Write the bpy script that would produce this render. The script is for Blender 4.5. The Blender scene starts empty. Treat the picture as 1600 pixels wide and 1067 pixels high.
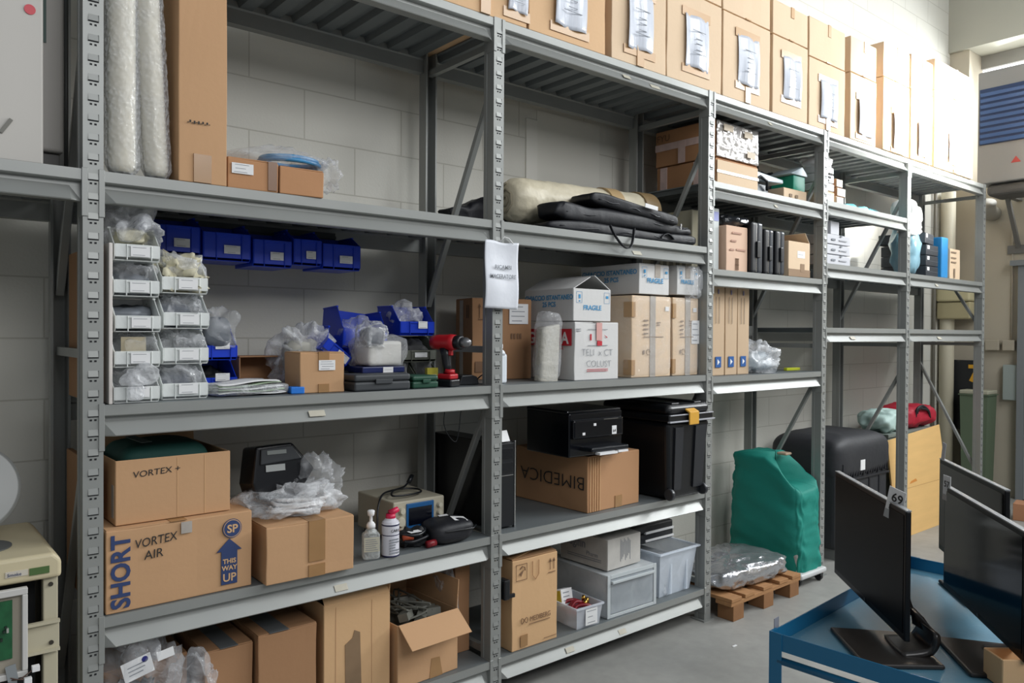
import bpy, bmesh, math, random
from mathutils import Vector, Matrix, noise
random.seed(7)
R = math.radians
SC = bpy.context.scene
COL = SC.collection

# ---------------------------------------------------------------- camera
cam_data = bpy.data.cameras.new('camera')
cam_data.sensor_width = 36.0
cam_data.lens = 36.0 * 1201.19 / 1600.0
cam_data.clip_start = 0.05
cam = bpy.data.objects.new('camera', cam_data)
COL.objects.link(cam)
_yaw, _pit, _rol = R(39.7543), R(0.63866), R(0.36061)
_f = Vector((math.sin(_yaw)*math.cos(_pit), math.cos(_yaw)*math.cos(_pit), -math.sin(_pit)))
_r0 = Vector((math.cos(_yaw), -math.sin(_yaw), 0)); _u0 = _r0.cross(_f)
_r = math.cos(_rol)*_r0 + math.sin(_rol)*_u0
_u = -math.sin(_rol)*_r0 + math.cos(_rol)*_u0
cam.matrix_world = Matrix(((_r.x,_u.x,-_f.x,0.0),(_r.y,_u.y,-_f.y,-2.48878),(_r.z,_u.z,-_f.z,1.53846),(0,0,0,1)))
SC.camera = cam

# ---------------------------------------------------------------- light and exposure
SC.view_settings.view_transform = 'Standard'
SC.view_settings.look = 'None'
SC.view_settings.gamma = 1.0
SC.view_settings.use_curve_mapping = False
SC.view_settings.exposure = 0.18
world = bpy.data.worlds.new('world'); SC.world = world
world.use_nodes = True
_bg = world.node_tree.nodes['Background']
_bg.inputs[0].default_value = (0.86, 0.93, 1.0, 1)
_bg.inputs[1].default_value = 0.22
def area(name, loc, target, sx, sy, power, col=(1,1,1), spread=180):
    l = bpy.data.lights.new(name, 'AREA'); l.shape = 'RECTANGLE'; l.size = sx; l.size_y = sy
    l.energy = power; l.color = col; l.spread = R(spread)
    o = bpy.data.objects.new(name, l); COL.objects.link(o); o.location = loc
    o.rotation_euler = (Vector(target)-Vector(loc)).to_track_quat('-Z', 'Y').to_euler()
    return o
# daylight from the end wall's high window; the other three lamps are added
area('daylight_end_window', (8.25, -1.5, 3.90), (3.0, -0.2, 1.4), 3.6, 1.2, 150, (0.95, 0.98, 1.0), 130)
area('carton_beam_lamp', (8.10, -3.6, 3.70), (6.25, -0.03, 3.12), 0.8, 0.3, 62, (1.0, 0.99, 0.95), 24)  # added narrow lamp, brightens the right-hand cartons and spares the wall above
area('overhead_fill_lamp', (5.4, -3.4, 5.2), (4.6, -0.6, 0.6), 3.0, 1.6, 125, (0.96, 0.99, 1.0))  # added unseen overhead lamp, brightens the floor and trolley
area('front_fill_lamp', (1.8, -5.6, 4.2), (2.2, 0.0, 1.3), 4.0, 1.8, 122, (0.98, 0.985, 1.0))  # added unseen fill lamp behind the camera for the rack front

# ---------------------------------------------------------------- materials
def srgb(h):
    c = [int(h[i:i+2], 16)/255 for i in (0, 2, 4)]
    return tuple((v/12.92 if v <= 0.04045 else ((v+0.055)/1.055)**2.4) for v in c) + (1,)
MATS = {}
def mat(name, col, rough=0.6, metal=0.0, var=0.0, vscale=4.0, bump=0.0, bscale=80.0, stretch=None, spec=0.5, alpha=1.0, emit=0.0, coat=0.0):
    if name in MATS: return MATS[name]
    m = bpy.data.materials.new(name); m.use_nodes = True; nt = m.node_tree; b = nt.nodes['Principled BSDF']
    c = srgb(col) if isinstance(col, str) else col
    b.inputs['Base Color'].default_value = c; b.inputs['Roughness'].default_value = rough
    b.inputs['Metallic'].default_value = metal; b.inputs['Specular IOR Level'].default_value = spec
    b.inputs['Alpha'].default_value = alpha; b.inputs['Coat Weight'].default_value = coat
    if emit:
        b.inputs['Emission Color'].default_value = c; b.inputs['Emission Strength'].default_value = emit
    if var or bump:
        tc = nt.nodes.new('ShaderNodeTexCoord'); mp = nt.nodes.new('ShaderNodeMapping')
        nt.links.new(tc.outputs['Object'], mp.inputs[0])
        if stretch: mp.inputs['Scale'].default_value = stretch
    if var:
        n = nt.nodes.new('ShaderNodeTexNoise'); n.inputs['Scale'].default_value = vscale; n.inputs['Detail'].default_value = 6
        nt.links.new(mp.outputs[0], n.inputs[0])
        mx = nt.nodes.new('ShaderNodeMix'); mx.data_type = 'RGBA'
        mx.inputs[6].default_value = tuple(x*(1-var) for x in c[:3]) + (1,)
        mx.inputs[7].default_value = tuple(min(1, x*(1+var)) for x in c[:3]) + (1,)
        nt.links.new(n.outputs[0], mx.inputs[0]); nt.links.new(mx.outputs[2], b.inputs['Base Color'])
    if bump:
        n2 = nt.nodes.new('ShaderNodeTexNoise'); n2.inputs['Scale'].default_value = bscale; n2.inputs['Detail'].default_value = 4
        nt.links.new(mp.outputs[0], n2.inputs[0])
        bp = nt.nodes.new('ShaderNodeBump'); bp.inputs['Strength'].default_value = bump; bp.inputs['Distance'].default_value = 0.01
        nt.links.new(n2.outputs[0], bp.inputs['Height']); nt.links.new(bp.outputs[0], b.inputs['Normal'])
    MATS[name] = m
    return m
def film(name, col=(0.9, 0.92, 0.95, 1), dens=0.3, rough=0.12, bub=0.0, bscale=60.0, fold=0.6, calm=False):
    """thin clear plastic: see-through body, glossy skin, milky where it folds"""
    if name in MATS: return MATS[name]
    m = bpy.data.materials.new(name); m.use_nodes = True; nt = m.node_tree; N = nt.nodes; L = nt.links
    b = N['Principled BSDF']; b.inputs['Base Color'].default_value = col; b.inputs['Roughness'].default_value = rough
    b.inputs['Specular IOR Level'].default_value = 0.9; b.inputs['Coat Weight'].default_value = 0.6; b.inputs['Coat Roughness'].default_value = 0.08
    tc = N.new('ShaderNodeTexCoord')
    nz = N.new('ShaderNodeTexNoise'); nz.inputs['Scale'].default_value = 9; nz.inputs['Detail'].default_value = 5; nz.inputs['Distortion'].default_value = 1.5
    L.new(tc.outputs['Object'], nz.inputs[0])
    mr = N.new('ShaderNodeMapRange'); mr.inputs[1].default_value = 0.35; mr.inputs[2].default_value = 0.7
    mr.inputs[3].default_value = dens*0.5; mr.inputs[4].default_value = min(1, dens*1.6)
    if calm: mr.inputs[3].default_value = dens*0.9; mr.inputs[4].default_value = dens*1.1
    L.new(nz.outputs[0], mr.inputs[0])
    lw = N.new('ShaderNodeLayerWeight'); lw.inputs[0].default_value = 0.25
    ad = N.new('ShaderNodeMath'); ad.operation = 'MULTIPLY_ADD'; ad.use_clamp = True; ad.inputs[1].default_value = fold
    L.new(lw.outputs['Facing'], ad.inputs[0]); L.new(mr.outputs[0], ad.inputs[2])
    tr = N.new('ShaderNodeBsdfTransparent'); mix = N.new('ShaderNodeMixShader')
    L.new(ad.outputs[0], mix.inputs[0]); L.new(tr.outputs[0], mix.inputs[1]); L.new(b.outputs[0], mix.inputs[2])
    L.new(mix.outputs[0], N['Material Output'].inputs[0])
    bp = N.new('ShaderNodeBump'); bp.inputs['Strength'].default_value = 0.05 if calm else 0.9; bp.inputs['Distance'].default_value = 0.01
    if bub:
        v = N.new('ShaderNodeTexVoronoi'); v.inputs['Scale'].default_value = bscale; L.new(tc.outputs['Object'], v.inputs[0])
        L.new(v.outputs['Distance'], bp.inputs['Height'])
    else:
        n2 = N.new('ShaderNodeTexNoise'); n2.inputs['Scale'].default_value = 26; n2.inputs['Detail'].default_value = 4; n2.inputs['Distortion'].default_value = 2.5
        L.new(tc.outputs['Object'], n2.inputs[0]); L.new(n2.outputs[0], bp.inputs['Height'])
    L.new(bp.outputs[0], b.inputs['Normal'])
    MATS[name] = m
    return m
RACK = mat('rack_paint', '939592', 0.42, 0.25, var=0.10, vscale=5, spec=0.55)
DARK = mat('dark_slot', '15171A', 0.8)
def kraft(name, col, stripe=0.06):
    if name in MATS: return MATS[name]
    m = mat(name, col, 0.78, var=0.045, vscale=3.5, bump=0.06, bscale=45, spec=0.25)
    return m
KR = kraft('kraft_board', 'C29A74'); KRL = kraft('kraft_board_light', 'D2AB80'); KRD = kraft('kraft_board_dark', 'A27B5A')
KRO = kraft('kraft_board_orange', 'B98A64'); KRP = kraft('kraft_board_pale', 'D9B48C'); KRW = kraft('white_board', 'D5D4D2'); KRI = kraft('board_inside', 'B08A63')
KRC = kraft('kraft_board_cream', 'DCC3A5')
TAPE = mat('brown_tape', 'A07A50', 0.25, var=0.12, vscale=14, spec=0.7)
TAPEG = mat('grey_tape', 'AFA79E', 0.25, var=0.2, vscale=30, spec=0.7)
TAPEP = mat('pink_white_tape', 'DCC0B8', 0.4, var=0.25, vscale=20)
PAPER = mat('white_paper', 'E6E6E6', 0.7, var=0.03, vscale=8)
INK = mat('dark_ink', '2A2826', 0.7); INKB = mat('blue_ink', '2D3F6B', 0.7); INKC = mat('cyan_ink', '3E93C4', 0.7); INKR = mat('red_ink', 'C02030', 0.6)
INKF = mat('faded_ink', '7A5C44', 0.8); INKGR = mat('grey_ink', '84888E', 0.8)
BLK = mat('black_plastic', '15171B', 0.35, spec=0.5); BLKM = mat('black_matte', '17181B', 0.65, var=0.15, bump=0.1)
NYL = mat('black_nylon', '15161C', 0.55, var=0.2, vscale=12, bump=0.35, bscale=18)
FILM = film('clear_film', dens=0.15, fold=0.42); FILMD = film('dense_film', dens=0.30, fold=0.5); BUB = film('bubble_film', dens=0.16, bub=1, bscale=70, fold=0.75)
CHROME = mat('bright_metal', 'C8C8C8', 0.25, 1.0)

# ---------------------------------------------------------------- mesh helpers
class MB:
    def __init__(s): s.v = []; s.f = []; s.m = []; s.mi = 0
    def add(s, vs, fs):
        o = len(s.v); s.v += [Vector(v) for v in vs]
        for f in fs: s.f.append([i+o for i in f]); s.m.append(s.mi)
        return s
    def box(s, x0, x1, y0, y1, z0, z1, M=None):
        vs = [Vector((x, y, z)) for z in (z0, z1) for y in (y0, y1) for x in (x0, x1)]
        if M is not None: vs = [M @ v for v in vs]
        return s.add(vs, [(0,2,3,1),(4,5,7,6),(0,1,5,4),(2,6,7,3),(0,4,6,2),(1,3,7,5)])
    def bar(s, a, b, w, h, up=(0,0,1)):
        a = Vector(a); b = Vector(b); d = (b-a).normalized(); x = d.cross(Vector(up))
        if x.length < 1e-4: x = d.cross(Vector((0,1,0)))
        x.normalize(); y = x.cross(d)
        vs = [p + x*sx*w/2 + y*sy*h/2 for p in (a, b) for sx, sy in ((-1,-1),(1,-1),(1,1),(-1,1))]
        return s.add(vs, [(0,1,2,3),(4,7,6,5),(0,4,5,1),(1,5,6,2),(2,6,7,3),(3,7,4,0)])
    def tube(s, pts, r, n=8, caps=True):
        pts = [Vector(p) for p in pts]; rr = r if isinstance(r, (list, tuple)) else [r]*len(pts)
        rings = []; px = None
        for i, p in enumerate(pts):
            d = (pts[min(i+1, len(pts)-1)] - pts[max(i-1, 0)]).normalized()
            if px is None:
                px = d.cross(Vector((0,0,1)))
                if px.length < 1e-3: px = d.cross(Vector((0,1,0)))
            else: px = px - d*px.dot(d)
            px.normalize(); py = d.cross(px)
            rings.append([p + (px*math.cos(2*math.pi*k/n) + py*math.sin(2*math.pi*k/n))*rr[i] for k in range(n)])
        vs = [v for g in rings for v in g]; fs = []
        for i in range(len(pts)-1):
            for k in range(n): fs.append((i*n+k, i*n+(k+1)%n, (i+1)*n+(k+1)%n, (i+1)*n+k))
        if caps: fs.append(tuple(reversed(range(n)))); fs.append(tuple((len(pts)-1)*n+k for k in range(n)))
        return s.add(vs, fs)
    def lathe(s, prof, c=(0,0,0), n=24, M=None):
        vs = []; fs = []
        for r_, z in prof:
            for k in range(n):
                a = 2*math.pi*k/n; v = Vector((r_*math.cos(a), r_*math.sin(a), z))
                if M is not None: v = M @ v
                vs.append(v + Vector(c))
        for i in range(len(prof)-1):
            for k in range(n): fs.append((i*n+k, i*n+(k+1)%n, (i+1)*n+(k+1)%n, (i+1)*n+k))
        fs.append(tuple(reversed(range(n)))); fs.append(tuple((len(prof)-1)*n+k for k in range(n)))
        return s.add(vs, fs)
    def prism(s, poly, axis, a, b):
        """poly = 2-D points, extruded along axis from a to b"""
        def p(u, w, t): return {'x': (t, u, w), 'y': (u, t, w), 'z': (u, w, t)}[axis]
        n = len(poly); vs = [p(u, w, a) for u, w in poly] + [p(u, w, b) for u, w in poly]
        fs = [(i, (i+1) % n, (i+1) % n + n, i+n) for i in range(n)] + [tuple(reversed(range(n))), tuple(range(n, 2*n))]
        return s.add(vs, fs)
    def build(s, name, m, parent=None, smooth=False, bevel=0.0, seg=2, sub=0, loc=None, rot=None):
        me = bpy.data.meshes.new(name); me.from_pydata([tuple(v) for v in s.v], [], s.f)
        ms = m if isinstance(m, (list, tuple)) else [m]
        for k in ms: me.materials.append(k)
        if len(ms) > 1:
            for p_, i in zip(me.polygons, s.m): p_.material_index = i
        bm = bmesh.new(); bm.from_mesh(me); bmesh.ops.recalc_face_normals(bm, faces=bm.faces); bm.to_mesh(me); bm.free()
        if smooth:
            for p_ in me.polygons: p_.use_smooth = True
        o = bpy.data.objects.new(name, me); COL.objects.link(o)
        if parent: o.parent = parent
        if loc: o.location = loc
        if rot: o.rotation_euler = rot
        if bevel:
            bv = o.modifiers.new('bevel', 'BEVEL'); bv.width = bevel; bv.segments = seg; bv.limit_method = 'ANGLE'; bv.angle_limit = R(40); bv.harden_normals = False
        if sub:
            sb = o.modifiers.new('sub', 'SUBSURF'); sb.levels = sub; sb.render_levels = sub
        return o
def rotz(a): return Matrix.Rotation(a, 4, 'Z')
def T(x, y, z): return Matrix.Translation((x, y, z))
def thing(name, label, cat, loc=(0,0,0), rz=0.0, group=None, tilt=None):
    o = bpy.data.objects.new(name, None); COL.objects.link(o); o.empty_display_size = 0.05
    o.location = loc; o.rotation_euler = (tilt[0], tilt[1], R(rz)) if tilt else (0, 0, R(rz))
    tag(o, label, cat, group); return o
def tag(o, label, cat, group=None):
    o['label'] = label; o['category'] = cat
    if group: o['group'] = group
    return o
def struct(o): o['kind'] = 'structure'; return o
def bx(name, x0, x1, y0, y1, z0, z1, m, parent=None, bevel=0.0, smooth=False):
    return MB().box(x0, x1, y0, y1, z0, z1).build(name, m, parent, bevel=bevel, smooth=smooth)
def text(parent, name, s, loc, rot, size, m, bold=0.0, sx=1.0, align='LEFT', shear=0.0, ext=0.0003):
    cu = bpy.data.curves.new(name, 'FONT'); cu.body = s; cu.size = size; cu.align_x = align; cu.extrude = ext; cu.offset = bold; cu.shear = shear
    cu.resolution_u = 3
    o = bpy.data.objects.new(name, cu); COL.objects.link(o)
    dg = bpy.context.evaluated_depsgraph_get()
    me = bpy.data.meshes.new_from_object(o.evaluated_get(dg)); bpy.data.objects.remove(o); bpy.data.curves.remove(cu)
    me.materials.clear(); me.materials.append(m)
    o = bpy.data.objects.new(name, me); COL.objects.link(o); o.parent = parent; o.location = loc; o.rotation_euler = rot; o.scale = (sx, 1, 1)
    return o
FRONT = (R(90), 0, 0); LEFT = (R(90), 0, R(-90))
def fbm(p, o=3):
    s = 0; a = 1; f = 1
    for _ in range(o): s += a*noise.noise(p*f); a *= 0.5; f *= 2.1
    return s
def ridged(p): return 1 - abs(noise.noise(p))*2
def blob(sx, sy, sz, seed=0, nu=40, nv=24, amp=0.1, freq=6, e1=0.6, e2=0.6, ridge=0.0, shape=None, flat=True):
    """superellipsoid of full size sx,sy,sz standing on z=0, crumpled by noise"""
    b = MB(); vs = []; off = Vector((seed*3.17, seed*1.7, seed*2.3))
    def sp(c, e): return math.copysign(abs(c)**e, c)
    for j in range(nv+1):
        ph = -math.pi/2 + math.pi*j/nv
        for i in range(nu):
            th = 2*math.pi*i/nu
            v = Vector((sp(math.cos(ph), e1)*sp(math.cos(th), e2)*sx/2, sp(math.cos(ph), e1)*sp(math.sin(th), e2)*sy/2, sp(math.sin(ph), e1)*sz/2))
            n = fbm(v*freq + off)*amp
            if ridge: n += (ridged(v*freq*1.6 + off) - 0.5)*ridge
            d = v.normalized() if v.length > 1e-6 else Vector((0,0,1))
            v = v + d*n*min(sx, sy, sz)
            v.z += sz/2
            if shape: v = shape(v)
            if flat: v.z = max(v.z, 0.0)
            vs.append(v)
    fs = []
    for j in range(nv):
        for i in range(nu): fs.append((j*nu+i, j*nu+(i+1) % nu, (j+1)*nu+(i+1) % nu, (j+1)*nu+i))
    b.add(vs, fs); return b
def sheet(nu, nv, fn, th=0.0):
    """grid surface from fn(u,v); th > 0 gives it thickness"""
    b = MB(); g = [[Vector(fn(i/nu, j/nv)) for i in range(nu+1)] for j in range(nv+1)]
    W = nu+1; vs = [p for r_ in g for p in r_]; fs = [(j*W+i, j*W+i+1, (j+1)*W+i+1, (j+1)*W+i) for j in range(nv) for i in range(nu)]
    if th:
        n0 = len(vs); ns = []
        for j in range(nv+1):
            for i in range(nu+1):
                a = g[j][min(i+1, nu)] - g[j][max(i-1, 0)]; c = g[min(j+1, nv)][i] - g[max(j-1, 0)][i]
                nn = a.cross(c); nn = nn.normalized() if nn.length > 1e-9 else Vector((0,0,1)); ns.append(g[j][i] - nn*th)
        vs += ns; fs += [tuple(n0+k for k in reversed(f)) for f in list(fs)]
        rim = [i for i in range(W)] + [j*W+nu for j in range(1, nv+1)] + [nv*W+i for i in range(nu-1, -1, -1)] + [j*W for j in range(nv-1, 0, -1)]
        for a, c in zip(rim, rim[1:]+rim[:1]): fs.append((c, a, a+n0, c+n0))
    b.add(vs, fs); return b

# ---------------------------------------------------------------- generic cartons (local: x along the front, y to the back, z up, origin front-left-bottom)
def carton(name, label, loc, rz, w, d, h, m=KR, group=None, tapes=('top', 'front'), tm=TAPE, tw=0.05, tilt=None, seams=True, bulge=0.003, tx=0.5, tdrop=0.3, cat='cardboard box', lip=(0.002, 0.0016)):
    t = thing(name, label, cat, loc, rz, group, tilt)
    b = MB(); k = 4
    def wob(v):
        return v + Vector((noise.noise(v*7+Vector(loc)), noise.noise(v*7+Vector(loc)+Vector((9,0,0))), noise.noise(v*5+Vector((0,9,0)))))*bulge*(1 if v.z > 0.002 else 0)
    g = MB().box(0, w, 0, d, 0, h)
    bm = bmesh.new(); vv = [bm.verts.new(v) for v in g.v]
    for f in g.f: bm.faces.new([vv[i] for i in f])
    bmesh.ops.subdivide_edges(bm, edges=bm.edges[:], cuts=k, use_grid_fill=True)
    bm.verts.index_update(); b.add([wob(v.co.copy()) for v in bm.verts], [[v.index for v in f.verts] for f in bm.faces]); bm.free()
    b.build('body', m, t, bevel=0.003, seg=2)
    if seams:
        ins, e = lip
        bx('flap', ins, w-ins, ins, d/2-0.001, h-0.001, h+e+0.001, m, t); bx('flap', ins, w-ins, d/2+0.001, d-0.001, h-0.001, h+e+0.001, m, t)
    e = lip[1]+0.002
    if 'top' in tapes:
        xx = w*tx; MB().box(xx-tw/2, xx+tw/2, -e, d*0.98, h+0.002, h+e).build('tape', tm, t)
    if 'front' in tapes:
        xx = w*tx; MB().box(xx-tw/2, xx+tw/2, -e, 0.0, h*(1-tdrop), h+e-0.001).build('tape', tm, t)
    if 'full' in tapes:
        xx = w*tx; MB().box(xx-tw/2, xx+tw/2, -e, 0.0, 0.0, h+e-0.001).build('tape', tm, t)
    if 'low' in tapes:
        xx = w*tx; MB().box(xx-tw/2, xx+tw/2, -e, 0.0, 0.001, h*0.22).build('tape', tm, t)
    if 'edges' in tapes:
        for (x0, x1) in ((0, 0.02), (w-0.02, w)): MB().box(x0-0.001, x1+0.001, -e, 0.0, 0.005, h).build('tape', tm, t)
    return t
def label_sheet(parent, x, z, w, h, name='label', m=PAPER, lines=3, y=-0.0045, seed=0, lm=INKGR, th=0.001, ang=0.0):
    o = MB().box(0, w, 0, th, 0, h).build(name, m, parent, loc=(x, y, z), rot=(0, R(ang), 0))
    if lines:
        b = MB(); rd = random.Random(seed+int(x*1000))
        for i in range(lines):
            zz = h*(0.85 - 0.7*i/max(1, lines-1)) if lines > 1 else h*0.5
            a = w*rd.uniform(0.1, 0.2); e = w*rd.uniform(0.6, 0.9); b.box(a, e, -0.0006, 0, zz-h*0.018, zz+h*0.018)
        b.build('print_lines', lm, o)
    return o
def open_carton(name, label, loc, rz, w, d, h, m=KR, mi=KRI, th=0.005, flaps=(), group=None, tilt=None, cat='open cardboard box'):
    """walls and bottom with real thickness; flaps = list of (side, angle from straight up, length)"""
    t = thing(name, label, cat, loc, rz, group, tilt)
    b = MB()
    b.box(0, w, 0, th, 0, h); b.box(0, w, d-th, d, 0, h); b.box(0, th, th, d-th, 0, h); b.box(w-th, w, th, d-th, 0, h); b.box(th, w-th, th, d-th, 0, th)
    b.build('body', m, t, bevel=0.002, seg=1)
    for side, ang, L in flaps:
        a = R(ang)
        if side == 'front': M = T(0, 0, h) @ Matrix.Rotation(a, 4, 'X'); q = (0.002, w-0.002, 0, th*0.8, 0, L)
        elif side == 'back': M = T(0, d, h) @ Matrix.Rotation(-a, 4, 'X'); q = (0.002, w-0.002, -th*0.8, 0, 0, L)
        elif side == 'left': M = T(0, 0, h) @ Matrix.Rotation(-a, 4, 'Y'); q = (0, th*0.8, 0.002, d-0.002, 0, L)
        else: M = T(w, 0, h) @ Matrix.Rotation(a, 4, 'Y'); q = (-th*0.8, 0, 0.002, d-0.002, 0, L)
        MB().box(*q, M=M).build('flap', mi if side == 'x' else m, t, bevel=0.001, seg=1)
    return t

# ================================================================ the setting
def block_wall_mat(name, c1, c2, rotated=False):
    m = bpy.data.materials.new(name); m.use_nodes = True; nt = m.node_tree; N = nt.nodes; L = nt.links; b = N['Principled BSDF']
    tc = N.new('ShaderNodeTexCoord'); mp = N.new('ShaderNodeMapping'); L.new(tc.outputs['Object'], mp.inputs[0])
    sep = N.new('ShaderNodeSeparateXYZ'); L.new(mp.outputs[0], sep.inputs[0]); cb = N.new('ShaderNodeCombineXYZ')
    L.new(sep.outputs['Y' if rotated else 'X'], cb.inputs[0]); L.new(sep.outputs['Z'], cb.inputs[1])
    br = N.new('ShaderNodeTexBrick'); L.new(cb.outputs[0], br.inputs[0]); br.inputs['Scale'].default_value = 1.0
    br.inputs['Brick Width'].default_value = 0.49; br.inputs['Row Height'].default_value = 0.217; br.inputs['Mortar Size'].default_value = 0.0035
    br.inputs['Mortar Smooth'].default_value = 0.4; br.inputs['Color1'].default_value = srgb(c1); br.inputs['Color2'].default_value = srgb(c2)
    c = srgb(c1); br.inputs['Mortar'].default_value = (c[0]*0.78, c[1]*0.77, c[2]*0.75, 1)
    mp.inputs['Location'].default_value = (0.02, 0.02, 0.01)
    nz = N.new('ShaderNodeTexNoise'); nz.inputs['Scale'].default_value = 1.3; nz.inputs['Detail'].default_value = 8; L.new(tc.outputs['Object'], nz.inputs[0])
    mx = N.new('ShaderNodeMix'); mx.data_type = 'RGBA'; mx.blend_type = 'MULTIPLY'; mx.inputs[0].default_value = 0.16
    L.new(br.outputs[0], mx.inputs[6]); L.new(nz.outputs[0], mx.inputs[7]); L.new(mx.outputs[2], b.inputs['Base Color'])
    n2 = N.new('ShaderNodeTexNoise'); n2.inputs['Scale'].default_value = 90; n2.inputs['Detail'].default_value = 3; L.new(tc.outputs['Object'], n2.inputs[0])
    bp = N.new('ShaderNodeBump'); bp.inputs['Strength'].default_value = 0.12; bp.inputs['Distance'].default_value = 0.01; L.new(n2.outputs[0], bp.inputs['Height'])
    b2 = N.new('ShaderNodeBump'); b2.inputs['Strength'].default_value = 0.35; b2.inputs['Distance'].default_value = 0.004; b2.invert = True
    L.new(br.outputs['Fac'], b2.inputs['Height']); L.new(bp.outputs[0], b2.inputs['Normal']); L.new(b2.outputs[0], b.inputs['Normal'])
    b.inputs['Roughness'].default_value = 0.75
    return m
def floor_mat():
    m = bpy.data.materials.new('worn_concrete'); m.use_nodes = True; nt = m.node_tree; N = nt.nodes; L = nt.links; b = N['Principled BSDF']
    tc = N.new('ShaderNodeTexCoord'); n1 = N.new('ShaderNodeTexNoise'); n1.inputs['Scale'].default_value = 1.6; n1.inputs['Detail'].default_value = 10; n1.inputs['Roughness'].default_value = 0.65
    L.new(tc.outputs['Object'], n1.inputs[0]); cr = N.new('ShaderNodeValToRGB'); cr.color_ramp.elements[0].position = 0.3; cr.color_ramp.elements[1].position = 0.72
    cr.color_ramp.elements[0].color = srgb('8F8F8B'); cr.color_ramp.elements[1].color = srgb('B0AFAA'); L.new(n1.outputs[0], cr.inputs[0])
    n3 = N.new('ShaderNodeTexNoise'); n3.inputs['Scale'].default_value = 14; n3.inputs['Detail'].default_value = 6; L.new(tc.outputs['Object'], n3.inputs[0])
    mx = N.new('ShaderNodeMix'); mx.data_type = 'RGBA'; mx.blend_type = 'MULTIPLY'; mx.inputs[0].default_value = 0.25; L.new(cr.outputs[0], mx.inputs[6]); L.new(n3.outputs[0], mx.inputs[7])
    L.new(mx.outputs[2], b.inputs['Base Color']); b.inputs['Roughness'].default_value = 0.45
    bp = N.new('ShaderNodeBump'); bp.inputs['Strength'].default_value = 0.1; bp.inputs['Distance'].default_value = 0.01; L.new(n3.outputs[0], bp.inputs['Height']); L.new(bp.outputs[0], b.inputs['Normal'])
    return m
WALLM = block_wall_mat('painted_block_wall', 'D6D4CA', 'DAD8CE')
WALLE = mat('beige_plaster', 'B5AC9A', 0.8, var=0.08, vscale=1.5, bump=0.05)
WALLC = mat('grey_concrete_beam', 'AEAC9F', 0.8, var=0.06, vscale=2)
struct(bx('floor', -4, 12, -9, 1.2, -0.2, 0.0, floor_mat()))
struct(bx('wall_back', -4, 8.35, 0.68, 0.95, 0, 5.2, WALLM))
# flat render patch and upright strip on the block wall behind the second bay
struct(bx('trim_1', 2.80, 3.29, 0.674, 0.685, 2.10, 2.76, mat('render_patch', 'D8D6CC', 0.8, var=0.03)))
struct(bx('trim_2', 2.72, 2.80, 0.670, 0.685, 2.10, 2.70, mat('render_strip', 'DDDBD2', 0.8, var=0.04)))
# end wall with a high window opening
b = MB(); b.box(8.35, 8.75, 0.50, 0.95, 0, 4.37); b.box(8.35, 8.75, -9, 0.50, 0, 3.05); b.box(8.35, 8.75, -9, -4.5, 3.05, 4.37)
struct(b.build('wall_right', WALLE))
struct(bx('trim_3', 8.31, 8.80, -9, 0.95, 4.372, 5.4, WALLC))
w1 = bx('window_1', 8.70, 8.72, -4.5, 0.50, 3.05, 4.37, mat('frosted_pane', (0.95, 0.98, 1.0, 1), 0.5, emit=2.2)); struct(w1)
fr = MB(); fr.box(8.66, 8.74, -4.5, 0.5, 4.24, 4.37); fr.box(8.66, 8.74, -4.5, 0.5, 3.05, 3.11)
for yy in (-1.2, -2.9): fr.box(8.66, 8.74, yy-0.03, yy+0.03, 3.11, 4.24)
fr.build('window_frame', mat('weathered_frame', '8E8C86', 0.6, var=0.15, vscale=8), w1)

# ================================================================ the rack
XU = [0.4915, 1.9917, 3.4491, 4.6515, 5.8573, 7.3296]
rack = thing('storage_rack', 'long grey painted steel storage rack with slotted uprights along the block wall', 'rack', (0, 0, 0))
RD = 0.56; UW = 0.054
def upright(x, front, ztop=2.838, prev=None):
    y0, s = (0.0, 1) if front else (RD, -1)
    prof = [(-UW/2, 0.0), (UW/2, 0.0), (UW/2, 0.045*s), (0.030, 0.045*s), (0.030, 0.062*s), (0.022, 0.062*s), (0.022, 0.004*s), (-0.022, 0.004*s), (-0.022, 0.062*s), (-0.030, 0.062*s), (-0.030, 0.045*s), (-UW/2, 0.045*s)]
    # thin-walled omega section, drawn as one closed outline
    b = MB(); b.prism([(x+u, y0+v) for u, v in prof], 'z', 0.006, ztop)
    o = b.build('upright', RACK, rack)
    fp = MB().box(x-0.045, x+0.045, y0-0.012*s, y0+0.075*s, 0, 0.007).build('foot_plate', RACK, o)
    if not front: return o
    tb = MB(); ds = MB(); k = 0; z = 0.09
    while z < ztop-0.03:
        # pressed tongue with the dark gap under it
        tb.add([(x-0.013, -0.0003, z+0.018), (x+0.013, -0.0003, z+0.018), (x+0.013, -0.0028, z), (x-0.013, -0.0028, z), (x-0.013, -0.0003, z), (x+0.013, -0.0003, z)],
               [(0,1,2,3), (3,2,5,4), (1,5,2), (0,3,4)])
        ds.box(x-0.014, x+0.0145, -0.0012, 0.0002, z-0.0035, z-0.0002); ds.box(x+0.013, x+0.0145, -0.0012, 0.0002, z, z+0.018)
        ds.box(x-0.009, x-0.003, -0.0010, 0.0002, z-0.014, z-0.009); ds.box(x+0.003, x+0.009, -0.0010, 0.0002, z-0.014, z-0.009)
        z += 0.0571
    t_ = tb.build('tongues', RACK, o); t_['kind'] = 'stuff'
    d_ = ds.build('slots', DARK, o); d_['kind'] = 'stuff'
    return o
FR = {}
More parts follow.
